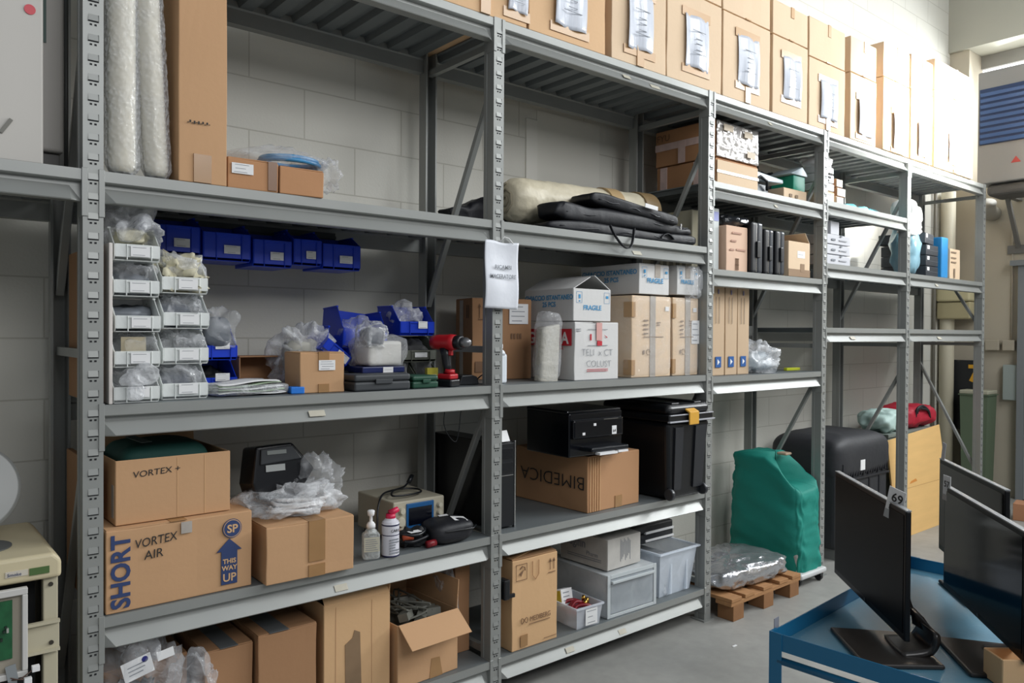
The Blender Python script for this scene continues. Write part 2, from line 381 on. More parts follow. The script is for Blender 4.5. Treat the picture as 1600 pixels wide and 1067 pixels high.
for i, x in enumerate(XU):
    FR[i] = upright(x, True); upright(x, False)
    for z in (2.735, 1.468, 0.20): MB().box(x-0.012, x+0.012, 0.05, RD-0.05, z-0.014, z+0.014).build('brace', RACK, rack)
    dg = [((0.045, 2.56), (0.52, 1.66)), ((0.045, 1.27), (0.52, 0.38))]
    if i == 5: dg = [((0.52, 2.43), (0.045, 1.64)), ((0.52, 1.30), (0.045, 0.38))]
    for (ya, za), (yb, zb) in dg:
        b = MB(); b.bar((x, ya, za), (x, yb, zb), 0.022, 0.026, up=(1, 0, 0)); b.build('brace', RACK, rack, bevel=0.002, seg=1)
def level(i, z, x0=None, x1=None, face='n'):
    """one storage level of bay i: steel deck, front beam, rear beam, end plates on the uprights"""
    xa = (XU[i]+UW/2) if x0 is None else x0; xb = (XU[i+1]-UW/2) if x1 is None else x1
    d = MB(); y0, y1 = 0.004, RD-0.004
    n = max(3, int((xb-xa)/0.105)); s = (xb-xa)/n
    d.box(xa, xb, y0, y1, z-0.006, z)
    for k in range(n):
        c = xa+(k+0.5)*s; d.prism([(c-0.036, z-0.006), (c-0.026, z-0.030), (c+0.026, z-0.030), (c+0.036, z-0.006)], 'y', 0.035, RD-0.035)
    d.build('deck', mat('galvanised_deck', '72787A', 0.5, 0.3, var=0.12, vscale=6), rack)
    for fr_ in (True, False):
        g = 1 if fr_ else -1; yo = 0.0 if fr_ else RD
        p = [(0.0, 0.0), (0.0, -0.031), (0.004, -0.034), (0.022, -0.036), (0.022, -0.048), (-0.010, -0.090), (-0.008, -0.093), (0.034, -0.093), (0.034, -0.036), (0.040, -0.030), (0.040, -0.007), (0.004, -0.0005)]
        b = MB(); m0, m1 = (xa+0.001, xb-0.001)
        prof = [(yo+g*u, z+w_) for u, w_ in p]
        if fr_:
            # chamfered ends: the sloping face narrows towards the upright
            nn = len(p); vs = []
            for t_, (xs) in enumerate((m0, m0+0.03, m1-0.03, m1)):
                for (u, w_), (yy, zz) in zip(p, prof):
                    if t_ in (0, 3) and u < 0: yy = yo+0.012
                    vs.append((xs, yy, zz))
            fs = [(s_*nn+k, s_*nn+(k+1) % nn, (s_+1)*nn+(k+1) % nn, (s_+1)*nn+k) for s_ in range(3) for k in range(nn)] + [tuple(reversed(range(nn))), tuple(3*nn+k for k in range(nn))]
            b.add(vs, fs)
        else: b.prism(prof, 'x', m0, m1)
        b.build('beam', RACK, rack)
    ends = []
    if x0 is None: ends.append((XU[i], 1))
    if x1 is None: ends.append((XU[i+1], -1))
    for x, sg in ends:
        b = MB(); xe = x+sg*(UW/2); b.box(min(xe, xe+sg*0.003), max(xe, xe+sg*0.003), -0.003, 0.045, z-0.135, z+0.004)
        b.box(min(xe+sg*0.003, x+sg*0.014), max(xe+sg*0.003, x+sg*0.014), -0.0035, -0.0003, z-0.135, z+0.004)
        b.build('beam_connector', RACK, rack, bevel=0.001, seg=1)
A4, A3, A2, A1, TOP, B4, B3, C3, C2, B2 = 2.002, 1.320, 0.696, 0.176, 2.832, 2.361, 1.890, 1.996, 1.585, 1.307
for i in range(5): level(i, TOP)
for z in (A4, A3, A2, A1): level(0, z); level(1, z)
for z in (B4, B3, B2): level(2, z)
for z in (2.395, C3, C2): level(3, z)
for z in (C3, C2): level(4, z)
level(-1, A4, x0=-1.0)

# ================================================================ cartons in two rows on top of the rack
ORD = ['first', 'second', 'third', 'fourth', 'fifth', 'sixth', 'seventh', 'eighth', 'ninth', 'tenth', 'last']
PLAS = mat('sleeve_paper', 'CDD2DC', 0.22, var=0.06, vscale=20, bump=0.25, bscale=9, stretch=(6, 1, 0.5))
low = [(1.69, 0.450, 0.47, 0.0), (2.153, 0.470, 0.47, 0.0), (2.667, 0.396, 0.47, 0.0), (3.072, 0.455, 0.47, 0.0), (3.545, 0.455, 0.465, 0.0), (4.032, 0.385, 0.46, 0.0),
       (4.438, 0.445, 0.425, 0.0), (4.950, 0.360, 0.44, -0.005), (5.400, 0.405, 0.505, -0.015), (5.828, 0.365, 0.52, -0.02), (6.235, 0.760, 0.58, -0.02)]
upp = [0.20, 0.20, 0.20, 0.20, 0.20, 0.195, 0.24, 0.23, 0.235, 0.235, 0.235]
sleeve = [(2.10-1.69, 0.05, 0.0, 0.13), (0.14, 0.060, 0.20, 0.26), (0.10, 0.075, 0.19, 0.27), (0.135, 0.085, 0.195, 0.27), (0.13, 0.095, 0.195, 0.27), (0.105, 0.108, 0.18, 0.245),
          (0.125, 0.068, 0.20, 0.235), (0.09, 0.045, 0.21, 0.24), (0.13, 0.03, 0.17, 0.25), (0.10, 0.03, 0.17, 0.25), (0.26, 0.05, 0.20, 0.25)]
for k, ((x, w, h, y), hu) in enumerate(zip(low, upp)):
    nm = ORD[k]
    lb = 'tan carton with sleeved sheet, %s from left in the lower row atop the rack' % nm
    if k == 10: lb = 'wide sleeved carton at the right end of the lower row atop the rack'
    if k == 9: lb = 'narrow sleeved carton, second from right in the lower row atop the rack'
    c = carton('storage_carton', lb, (x, y, TOP+0.001), 0, w, 0.62, h-0.004, KRC if k > 1 else KRP, 'cartons in the lower row on the rack top', lip=(0.012, 0.006), tapes=('top',) if k % 2 else ('top', 'low'), tm=mat('buff_tape', 'C9A57C', 0.3, spec=0.6), cat='cardboard box')
    sx, sz, sw, sh = sleeve[k]
    if k == 0: sx, sw = 0.34, 0.105
    # tape frame, sheet of paper in its sleeve, faint lines of print
    for z0_, z1_ in ((sz+sh-0.012, sz+sh+0.035), (max(0.002, sz-0.03), sz+0.012)): bx('tape', sx-0.02, sx+sw+0.02, -0.0050, -0.0035, z0_, z1_, mat('buff_tape', 'C9A57C', 0.3), c)
    def sf(u, v, sx=sx, sw=sw, sz=sz, sh=sh, k=k): return (sx+u*sw, -0.010-0.006*math.sin(u*9+k)-0.006*v*(1-v)*4, sz+v*sh+0.004*math.sin(u*5+k*2)*(1-v))
    p = sheet(14, 14, sf, 0.0012).build('document_sleeve', PLAS, c, smooth=True)
    b = MB(); rd = random.Random(k)
    for q, zz in enumerate((0.70, 0.55, 0.46, 0.34, 0.27)):
        hw = sw*(0.28 if q in (0, 4) else 0.14); th_ = sh*0.006; b.box(sx+sw/2-hw, sx+sw/2+hw, -0.0235, -0.0232, sz+sh*zz-th_, sz+sh*zz+th_)
    b.build('print_lines', INKGR, p)
    xu = x + (0.0 if k not in (8, 10) else -0.01)
    l2 = 'plain carton of the upper row, on the %s lower carton from the left' % nm if k < 9 else ('plain carton of the upper row, on the second lower carton from the right' if k == 9 else 'plain wide carton of the upper row at its far right end')
    c2 = carton('storage_carton', l2,
                (x, y+0.002, TOP+h+0.0045), 0, w, 0.61, hu, KRC if k > 1 else KRP, 'cartons in the upper row on the rack top', tapes=('top', 'front'), tm=mat('buff_tape', 'C9A57C', 0.3), tw=0.035, tdrop=0.3, tx=0.55)

# ================================================================ upper shelf of the two near bays
WFOAM = mat('ivory_foam', 'DAD5C6', 0.8, var=0.06, vscale=6)
def wrapped_strip(x, y, label, h, r, seed, lean):
    t = thing('wrapped_foam_tube', label, 'wrapped tube', (x, y, A4+0.001), 0, 'foam strips in bubble wrap standing on the shelf')
    core = MB(); core.lathe([(r*0.74, 0.010), (r*0.84, 0.03), (r*0.84, h-0.03), (r*0.72, h-0.01)], n=20, M=Matrix.Shear('XY', 4, (lean, 0)))
    core.build('foam_core', WFOAM, t, smooth=True)
    def sh(v):
        v = Vector((v.x + lean*v.z, v.y, v.z)); return v
    nu, nv = 36, 90; vs = []; fs = []
    for j in range(nv+1):
        z = h*j/nv; rr = r*(1 - 0.35*max(0, 1-z/0.03)) if z < 0.03 else r
        for i in range(nu):
            a = 2*math.pi*i/nu; k = 1+0.07*noise.noise(Vector((math.cos(a)*2, math.sin(a)*2, z*16+seed)))+0.05*noise.noise(Vector((math.cos(a)*5, math.sin(a)*5, z*40+seed)))
            if abs(a-0.2) < 0.25 or abs(a-6.1) < 0.2: k += 0.10+0.07*noise.noise(Vector((z*70, seed, a*4)))
            vs.append((rr*k*math.cos(a)+lean*z, rr*k*0.9*math.sin(a), z))
    for j in range(nv):
        for i in range(nu): fs.append((j*nu+i, j*nu+(i+1) % nu, (j+1)*nu+(i+1) % nu, (j+1)*nu+i))
    fs.append(tuple(reversed(range(nu)))); fs.append(tuple(nv*nu+i for i in range(nu)))
    MB().add(vs, fs).build('bubble_wrap', BUB, t, smooth=True)
wrapped_strip(0.578, 0.052, 'tall ivory foam tube in bubble wrap standing right beside the leftmost slotted upright', 0.73, 0.047, 3, 0.0)
wrapped_strip(0.676, 0.050, 'tall ivory foam tube in bubble wrap standing against the tall narrow carton', 0.73, 0.042, 8, -0.05)
c = carton('tall_carton', 'tall narrow tan carton standing upright on the top shelf beside two wrapped tubes', (0.727, 0.0, A4+0.001), 1.5, 0.150, 0.16, 0.73, KR, tapes=(), seams=False, bulge=0.002)
bx('tape', 0.045, 0.100, -0.004, 0.0, 0.002, 0.09, TAPE, c)
b = MB(); rd = random.Random(4)
for k in range(11):
    z0 = rd.uniform(-0.003, 0.001); b.box(0.025+k*0.0065, 0.030+k*0.0065, -0.0048, -0.0040, 0.185+z0, 0.185+z0+rd.choice((0.002, 0.007, 0.009)))
b.build('pen_scribble', INK, c)
c = carton('low_carton', 'low orange-brown carton with a white address label lying beside the tall carton', (0.882, 0.012, A4+0.001), -3, 0.166, 0.25, 0.098, KRO, tapes=('front',), tm=mat('dark_tape', '7E5C42', 0.3), tw=0.03, tx=0.88, tdrop=0.95)
label_sheet(c, 0.012, 0.048, 0.070, 0.034, lines=3)
carton('low_carton', 'low orange-brown carton partly under a crumpled clear bag with blue hoops', (1.052, 0.0, A4+0.001), -3, 0.155, 0.25, 0.090, KRO, tapes=(), seams=True)
t = thing('hoop_bag', 'crumpled clear plastic bag holding blue ring hoops lying on the two low cartons', 'plastic bag', (0.885, 0.045, A4+0.105), -4)
def shp(v): return Vector((v.x, v.y, v.z*(0.55+0.45*math.sin(min(1, max(0, (v.x+0.2)/0.4))*2.6))))
blob(0.40, 0.24, 0.065, 5, 56, 24, 0.35, 9, 0.9, 0.8, 0.35, shp).build('bag_film', FILM, t, smooth=True, loc=(0.19, 0.10, 0.0))
for rr, zz in ((0.105, 0.018), (0.098, 0.030)):
    pts = [(0.245+rr*math.cos(a*math.pi/18), 0.09+rr*0.85*math.sin(a*math.pi/18), zz+0.004) for a in range(37)]
    MB().tube(pts, 0.008, 8).build('blue_hoop', mat('blue_hoop', '3A86B8', 0.3), t, smooth=True)
blob(0.06, 0.10, 0.11, 9, 30, 20, 0.5, 20, 0.8, 0.7, 0.5, flat=False).build('bag_tail', FILM, t, smooth=True, loc=(0.375, 0.06, -0.065))

# rolled mattress tied in film and the black fabric bags before it
t = thing('rolled_mat', 'thick cream rolled mat wrapped in crumpled film and tape, lying on black bags', 'rolled mat', (2.77, 0.310, A4+0.178), 0, tilt=(0, R(-2.0), R(-1)))
nu, nv = 48, 70; vs = []; fs = []
for j in range(nv+1):
    xx = -0.49+1.0*j/nv
    for i in range(nu):
        a = 2*math.pi*i/nu; k = 1+0.05*noise.noise(Vector((xx*14, math.cos(a)*3, math.sin(a)*3)))+(0.05 if xx < -0.1 else 0.02)*ridged(Vector((xx*26, math.cos(a)*6, math.sin(a)*6)))
        r_ = 0.104*k*(1-0.28*max(0, (-0.42-xx)/0.07)**2); vs.append((xx, r_*math.cos(a), r_*math.sin(a)))
for j in range(nv):
    for i in range(nu): fs.append((j*nu+i, j*nu+(i+1) % nu, (j+1)*nu+(i+1) % nu, (j+1)*nu+i))
fs.append(tuple(reversed(range(nu)))); fs.append(tuple(nv*nu+i for i in range(nu)))
MB().add(vs, fs).build('mat_roll', mat('cream_mat', 'CCC3AB', 0.45, var=0.16, vscale=12, bump=0.5, bscale=20), t, smooth=True)
sp = MB(); sp.tube([(-0.495, (0.008+0.0045*a)*math.cos(a*0.9), (0.008+0.0045*a)*math.sin(a*0.9)) for a in range(17)], 0.005, 6)
sp.build('roll_end_spiral', mat('mat_edge', '9A927E', 0.7), t, smooth=True)
for x0, x1, m_ in ((0.14, 0.23, mat('mat_tape', 'B59A72', 0.3)), (0.40, 0.512, mat('mat_tape_dark', '8C7654', 0.4, var=0.2, vscale=30))):
    MB().lathe([(0.1135, 0.0), (0.1135, x1-x0)], n=40, M=Matrix.Rotation(R(90), 4, 'Y')).build('tape_band', m_, t, smooth=False, loc=(x0, 0, 0))
def long_bag(name, label, loc, rz, L, W, H, seed, tilt=None, taper=0.4, cat='fabric bag', zips=True, e=0.5):
    t = thing(name, label, cat, loc, rz, 'flat black fabric bags on the upper shelf', tilt)
    def shp(v):
        u = v.x/L; s = 1-taper*max(0, u+0.1)
        return Vector((v.x, v.y, v.z*s*(1+0.16*math.sin(u*9+seed))))
    blob(L, W, H, seed, 110, 26, 0.16, 7, 0.45, 0.22, 0.22, shp).build('bag_body', NYL, t, smooth=True)
    if zips:
        pts = [(-L/2+0.05+(L-0.1)*k/24, -W/2*0.97+0.004*math.sin(k), H*0.42+0.004*math.sin(k*1.3)) for k in range(25)]
        MB().tube(pts, 0.0035, 6).build('zip', mat('zip_black', '2A2B30', 0.4), t, smooth=True)
    return t
long_bag('long_bag', 'black bag at the shelf back behind the rolled mat, seen beside the second upright', (2.36, 0.480, A4+0.001), 0, 0.62, 0.12, 0.165, 2, taper=0.0)
t = long_bag('long_bag', 'thick black fabric bag with folded end lying along the shelf edge before the rolled mat', (2.855, 0.110, A4+0.050), -1, 0.96, 0.15, 0.095, 7, taper=0.70)
t = long_bag('carry_bag', 'lowest black carry bag with a drooping handle over the shelf edge', (2.86, 0.115, A4+0.001), -1, 1.05, 0.17, 0.052, 4, taper=0.0)
for x0 in (-0.18, 0.20):
    n_ = 16; dr = 0.105 if x0 < 0 else 0.0
    if x0 < 0: pts = [(x0-0.005+0.165*k/n_+0.0, -0.112-0.034*math.sin(math.pi*k/n_), 0.045-dr*math.sin(math.pi*k/n_)**0.8) for k in range(n_+1)]
    else: pts = [(x0+0.10*k/n_, -0.092, 0.020+0.025*math.sin(math.pi*k/n_)) for k in range(n_+1)]
    b = MB()
    for a, c_ in zip(pts, pts[1:]): b.bar(a, c_, 0.004, 0.014, up=(0, 1, 0))
    b.build('handle', mat('webbing', '1E1F24', 0.7, bump=0.3, bscale=200), t)
t = long_bag('zip_bag', 'folded black zipped bag with a white tag slanting on top of the bag pile', (2.89, 0.105, A4+0.118), -3, 0.62, 0.17, 0.055, 11, tilt=(0, R(6.0), R(-2)), taper=0.1)
bx('tag', 0.03, 0.12, -0.100, -0.096, 0.044, 0.064, PAPER, t)
bx('zip_pull', 0.325, 0.333, -0.075, -0.070, -0.010, 0.022, CHROME, t)

# ================================================================ spare-part bins on the middle shelf
BINC = film('frosted_bin', (0.94, 0.97, 0.95, 1), dens=0.66, rough=0.3, fold=0.5, calm=True)
BLUE = mat('blue_bin', '0C38BE', 0.32, spec=0.5, var=0.08)
def side_prof(d, h, fr=0.47): return [(0.012, 0.0), (0.0, 0.012), (0.0, h*(fr-0.01)), (0.012, h*(fr+0.03)), (0.07*d/0.2, h*0.97), (d, h), (d, 0.0)]
def bin_parts(t, w, d, h, m, lab, ml=PAPER, fr=0.47):
    th = 0.003; b = MB(); p = side_prof(d, h, fr)
    b.prism(p, 'x', 0, th); b.prism(p, 'x', w-th, w); b.box(th, w-th, 0.008, d, 0, th); b.box(th, w-th, d-th, d, th, h)
    b.box(th, w-th, 0, th, 0.010, h*0.47)
    b.box(-0.002, w+0.002, d*0.35, d, h-0.005, h); b.box(0.0, w, -0.003, 0.005, h*0.43, h*0.48)
    # take the lid-like rim down to two side ledges
    b = MB(); b.prism(p, 'x', 0, th); b.prism(p, 'x', w-th, w); b.box(th, w-th, 0.008, d, 0, th); b.box(th, w-th, d-th, d, th, h); b.box(th, w-th, 0, th, 0.010, h*fr)
    b.box(-0.003, 0.006, d*0.36, d, h-0.005, h+0.001); b.box(w-0.006, w+0.003, d*0.36, d, h-0.005, h+0.001)
    for xx in (w*0.27, w*0.80): b.box(xx-0.0015, xx+0.0015, -0.005, 0.0, 0.002, h*(fr-0.01))
    b.box(w*0.25, w*0.82, -0.004, 0.0, h*(fr-0.07), h*fr)
    b.build('bin_shell', m, t, bevel=0.0012, seg=1)
    lx, lw, lz, lh = lab
    if lw: label_sheet(t, lx, lz, lw, lh, lines=2, y=-0.0065, m=ml)
BT = mat('bin_contents_grey', '70757C', 0.5, var=0.3, vscale=30); BTC = mat('bin_contents_cream', 'CFC9AE', 0.6, var=0.2, vscale=40)
cols = [(0.5485, 0.004, 0.128, [0.1065]*5, 'left'), (0.697, 0.052, 0.140, [0.112]*4, 'right')]
posn = ['bottom', 'second from the bottom', 'middle', 'second from the top', 'topmost']
posn2 = ['bottom', 'second from the bottom', 'third from the bottom', 'topmost']
cont = {('left', 0): 'a crumpled bag bulging out', ('left', 1): 'a written card inside', ('left', 2): 'dark parts inside', ('left', 3): 'a grey bag inside', ('left', 4): 'a tall glossy bag on top',
        ('right', 0): 'a grey-blue disc inside', ('right', 1): 'crumpled clear bags inside', ('right', 2): 'a grey-blue card inside', ('right', 3): 'cream fittings inside'}
for x, y, w, hs, side in cols:
    z = A3+0.001
    for k, h in enumerate(hs):
        pn = (posn if side == 'left' else posn2)[k]
        t = thing('stacking_bin', 'frosted stacking bin, %s of the %s column, %s' % (pn, side, cont[(side, k)]), 'storage bin', (x+0.002*((k*7) % 3-1), y+0.001*k, z), 0, 'frosted stacking bins beside the leftmost upright')
        bin_parts(t, w, 0.20, h-0.002, BINC, (w*0.34, w*0.42, h*0.12 if k else h*0.16, h*0.30))
        if side == 'right' and k in (0, 2): blob(w*0.8, 0.11, h*0.75, k, 24, 14, 0.1, 9).build('grey_disc', mat('slate_part', '5B6270', 0.5), t, smooth=True, loc=(w*0.42, 0.125, 0.004))
        elif side == 'right' and k == 3: blob(w*0.86, 0.15, h*0.95, 4, 40, 24, 0.5, 34, ridge=0.4).build('cream_fittings', BTC, t, smooth=True, loc=(w*0.5, 0.10, 0.004))
        elif side == 'left' and k in (2, 3): blob(w*0.86, 0.14, h*0.70, k, 24, 14, 0.3, 16).build('grey_parts', BT, t, smooth=True, loc=(w*0.5, 0.11, 0.004))
        elif side == 'left' and k == 1:
            bx('written_card', w*0.2, w*0.75, 0.035, 0.037, h*0.40, h*0.86, mat('buff_card', 'B9AE93', 0.7), t)
        if side == 'right' or k in (0, 1, 3): blob(w*0.84, 0.16, h*(1.02 if (side, k) == ('right', 3) else 0.86), k+20, 36, 20, 0.35, 16, ridge=0.4).build('poly_bag', FILMD if side == 'right' else FILM, t, smooth=True, loc=(w*0.5, 0.10, 0.005))
        z += h
def loose_bag(name, label, loc, sx, sy, sz, seed, m=None, rz=0, cat='plastic bag', amp=0.4, freq=10, ridge=0.45, group=None, inner=None, tilt=None):
    t = thing(name, label, cat, loc, rz, group, tilt)
    blob(sx, sy, sz, seed, 60, 36, amp, freq, 0.75, 0.7, ridge).build('bag_film', m or FILM, t, smooth=True)
    if inner: blob(sx*0.8, sy*0.8, sz*0.8, seed+1, 30, 20, 0.2, freq).build('contents', inner, t, smooth=True, loc=(0, 0, 0.003))
    return t
t = loose_bag('poly_bag', 'glossy clear bag with white fittings rising out of the topmost left bin', (0.612, 0.11, A3+0.001+5*0.1065-0.055), 0.125, 0.17, 0.125, 31, FILMD)
blob(0.10, 0.12, 0.05, 5, 30, 18, 0.4, 30).build('white_fittings', BTC, t, smooth=True)
t = loose_bag('poly_bag', 'crinkled clear bag spilling over the front of the bottom left bin', (0.612, -0.004, A3+0.055), 0.105, 0.05, 0.055, 37, FILMD)
blob(0.05, 0.008, 0.05, 8, 16, 12, 0.2, 20, flat=False).build('bag_corner', FILMD, t, smooth=True, loc=(-0.012, -0.020, -0.045))
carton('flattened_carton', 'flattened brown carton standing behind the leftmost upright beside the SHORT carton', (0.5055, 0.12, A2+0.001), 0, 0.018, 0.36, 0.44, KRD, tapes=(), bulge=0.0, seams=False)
t = thing('upright_board', 'thin board with white front edge standing between leftmost upright and clear bins', 'board', (0.5225, 0.004, A3+0.001), 0)
bx('panel', -0.016, 0.010, 0.068, 0.44, 0, 0.47, KRD, t); bx('facing', 0.0105, 0.0205, -0.003, 0.34, 0, 0.475, mat('white_facing', 'D8D2CC', 0.6, var=0.05), t, bevel=0.002)
# louvre rail with five hanging blue bins under the upper shelf
b = MB(); b.box(0.72, 1.51, 0.503, 0.507, 1.84, 1.955)
for k in range(3): b.box(0.72, 1.51, 0.495, 0.503, 1.85+k*0.04, 1.862+k*0.04)
b.build('louvre_rail', mat('rail_dark', '4A4E50', 0.5), rack)
hb = [(0.735, 0.155, 1.803), (0.900, 0.172, 1.792), (1.082, 0.150, 1.780), (1.240, 0.116, 1.794), (1.362, 0.165, 1.786)]
wd = ['leftmost, half hidden by clear bins', 'second from the left', 'third from the left, hanging a little lower', 'fourth from the left', 'rightmost, with dark parts in it']
for k, (x, w, z) in enumerate(hb):
    t = thing('hanging_bin', 'blue bin hanging under the upper shelf, '+wd[k], 'storage bin', (x, 0.305+0.002*k, z), 0, 'blue bins hanging on the louvre rail')
    bin_parts(t, w, 0.188, 0.14, BLUE, (w*0.42, w*0.34, 0.026, 0.030), fr=0.72)
    if k == 4: blob(w*0.7, 0.12, 0.10, 4, 24, 14, 0.4, 20).build('dark_parts', BLKM, t, smooth=True, loc=(w*0.45, 0.09, 0.004))
# blue bins, bags and boxes on the middle shelf
for k, z in enumerate((A3+0.001, A3+0.115)):
    t = thing('blue_bin', 'blue stacking bin, %s beside the clear bins' % ('lower one,' if k == 0 else 'upper one, knotted bag inside,'), 'storage bin', (0.885, 0.27, z), 0, 'pair of blue bins beside the clear bins')
    bin_parts(t, 0.125, 0.2, 0.112, BLUE, (0.045, 0.05, 0.040, 0.028))
    blob(0.10, 0.14, 0.075, k+3, 24, 14, 0.4, 20).build('dark_parts', BT if k else BLKM, t, smooth=True, loc=(0.062, 0.1, 0.004))
loose_bag('poly_bag', 'knotted grey-clear bag bulging out of the upper blue bin beside the clear bins', (0.942, 0.30, A3+0.16), 0.10, 0.13, 0.125, 44, FILM, inner=BT)
t = open_carton('dim_box', 'small grey-brown open-front box standing at the back of the middle shelf', (1.035, 0.40, A3+0.13), 0, 0.185, 0.124, 0.118, KRD, flaps=[], tilt=(R(90), 0, 0))
t.location = (1.035, 0.45, A3+0.002); t.rotation_euler = (R(90), 0, R(2)); t.location.z = A3+0.002
# green-edged papers in a film sleeve
t = thing('sleeved_papers', 'stack of white and green paper sheets in clear film beside a blue block', 'paper stack', (0.872, 0.055, A3+0.001), 3)
for k in range(5):
    def pf(u, v, k=k): return (0.0+u*(0.235-0.006*k), v*0.14, 0.010+0.008*k+0.004*math.sin(u*6+k)+0.008*u*u*(k > 2)+0.003*math.sin(v*7))
    sheet(14, 8, pf, 0.0015).build('paper_sheet', mat('pale_green_paper', 'A9BBA0', 0.6) if k in (1, 3) else PAPER, t, smooth=True)
blob(0.255, 0.15, 0.040, 12, 44, 20, 0.25, 10, 0.4, 0.35, 0.25).build('film', FILMD, t, smooth=True, loc=(0.12, 0.07, 0))
t = thing('foam_block', 'small bright blue block on the middle shelf at the left of the taped carton', 'block', (1.118, 0.055, A3+0.001), -8); bx('block', 0, 0.048, 0, 0.05, 0, 0.024, mat('bright_blue', '1C78D8', 0.5), t, bevel=0.003)
c = carton('small_carton', 'small cube carton with white label and brown tape on the middle shelf', (1.152, 0.058, A3+0.001), -3, 0.168, 0.15, 0.142, KR, tapes=('top', 'front', 'low'), tw=0.040, tdrop=0.25, tx=0.52)
label_sheet(c, 0.068, 0.080, 0.062, 0.036, lines=4, seed=3)
t = loose_bag('poly_bag', 'tall wrinkled clear bag standing behind the small cube carton', (1.27, 0.30, A3+0.001), 0.19, 0.14, 0.235, 51, FILMD, inner=mat('pale_grey_part', 'A8A79E', 0.5, var=0.2, vscale=20))
t = thing('blue_bin', 'blue bin tipped on its side on another bin behind the cube carton', 'storage bin', (1.30, 0.20, A3+0.125), 0, None, tilt=(0, R(38), R(8))); t.location.z = A3+0.155
bin_parts(t, 0.125, 0.19, 0.11, BLUE, (0.06, 0.055, 0.012, 0.03))
t = thing('blue_bin', 'blue bin with small white label standing under the tipped bin', 'storage bin', (1.345, 0.16, A3+0.001), 4)
bin_parts(t, 0.125, 0.19, 0.112, BLUE, (0.02, 0.035, 0.020, 0.024)); blob(0.10, 0.14, 0.07, 6, 24, 14, 0.4, 20).build('dark_parts', BLKM, t, smooth=True, loc=(0.062, 0.1, 0.004))
t = thing('blue_bin', 'wide blue bin standing on end above the wrapped white box', 'storage bin', (1.425, 0.27, A3+0.155), 0, None, tilt=(R(-4), R(6), R(-6)))
bin_parts(t, 0.20, 0.19, 0.175, BLUE, (0.155, 0.03, 0.05, 0.05)); loose = blob(0.15, 0.12, 0.10, 6, 30, 18, 0.4, 16, ridge=0.4).build('poly_bag', FILM, t, smooth=True, loc=(0.09, 0.03, 0.005))
t = thing('blue_bin', 'blue bin with clear sheets sticking out, on grey bins beside the brown carton', 'storage bin', (1.690, 0.27, A3+0.205), 0, None)
bin_parts(t, 0.17, 0.19, 0.125, BLUE, (0.085, 0.045, 0.030, 0.030)); blob(0.13, 0.10, 0.09, 6, 30, 18, 0.3, 16, ridge=0.3).build('clear_sheets', FILMD, t, smooth=True, loc=(0.075, 0.09, 0.035))
t = thing('bubble_parcel', 'round part in grey bubble bag lying on the wrapped white box', 'wrapped part', (1.475, 0.13, A3+0.160), 0)
blob(0.11, 0.10, 0.085, 61, 40, 26, 0.25, 14, ridge=0.3).build('bubble_bag', BUB, t, smooth=True); blob(0.085, 0.08, 0.07, 62, 24, 16, 0.05, 8).build('contents', mat('steel_grey_part', '83868C', 0.4), t, smooth=True, loc=(0, 0, 0.005))
t = thing('wrapped_white_box', 'white cube in clear wrap sitting on a flat blue tray', 'wrapped box', (1.455, 0.11, A3+0.062), 2)
MB().box(0.0, 0.150, 0, 0.12, 0.026, 0.122).build('white_block', mat('white_plastic', 'CFCDC6', 0.4, var=0.05), t, bevel=0.012, seg=3); blob(0.20, 0.15, 0.115, 63, 44, 26, 0.12, 12, 0.5, 0.5, 0.2).build('wrap', FILM, t, smooth=True, loc=(0.07, 0.062, 0.024))
MB().box(-0.035, 0.155, -0.01, 0.13, 0.0, 0.024).build('blue_tray', mat('navy_tray', '0C1D55', 0.4), t, bevel=0.004); label_sheet(t, 0.055, 0.0, 0.045, 0.022, lines=1, y=-0.0115)
def flat_case(name, label, loc, rz, w, d, h, m, cat='tool case'):
    t = thing(name, label, cat, loc, rz)
    MB().box(0, w, 0, d, 0, h*0.55).build('lower_shell', m, t, bevel=0.008, seg=3); MB().box(0, w, 0, d, h*0.57, h).build('lid', m, t, bevel=0.009, seg=3)
    MB().box(w*0.35, w*0.65, -0.008, 0.0, h*0.42, h*0.70).build('latch', m, t, bevel=0.002); return t
flat_case('flat_case', 'flat charcoal grey tool case lying at the shelf edge right of the cube carton', (1.345, 0.018, A3+0.001), -1, 0.235, 0.12, 0.062, mat('charcoal_plastic', '3C3F42', 0.5, var=0.1))
flat_case('flat_case', 'small dark green tool case lying beside the red cordless drill', (1.597, 0.025, A3+0.001), -1, 0.118, 0.12, 0.050, mat('dark_green_plastic', '1F4A38', 0.45, var=0.1))
for k, (x, y, z, w, h) in enumerate(((1.625, 0.20, 0.001, 0.10, 0.092), (1.745, 0.22, 0.001, 0.11, 0.092))):
    t = thing('grey_bin', 'dim olive-grey parts bin behind the green case, %s of the two' % ('left' if k == 0 else 'right'), 'storage bin', (x, y, A3+z), 0, 'grey parts bins behind the green case')
    bin_parts(t, w, 0.18, h, mat('olive_grey_bin', '5D6056', 0.5, var=0.1), (w*0.4, w*0.4, 0.02, 0.02)); blob(w*0.8, 0.12, h*1.2, 6+k, 30, 18, 0.35, 16, ridge=0.3).build('poly_bag', FILM, t, smooth=True, loc=(w/2, 0.09, 0.004))
t = thing('grey_bin', 'upper olive-grey parts bin stacked on the pair behind the green case', 'storage bin', (1.66, 0.21, A3+0.095), 0)
bin_parts(t, 0.17, 0.18, 0.105, mat('olive_grey_bin', '5D6056'), (0.06, 0.06, 0.02, 0.02)); blob(0.12, 0.12, 0.085, 9, 30, 18, 0.3, 16, ridge=0.3).build('contents', BLKM, t, smooth=True, loc=(0.09, 0.09, 0.004))
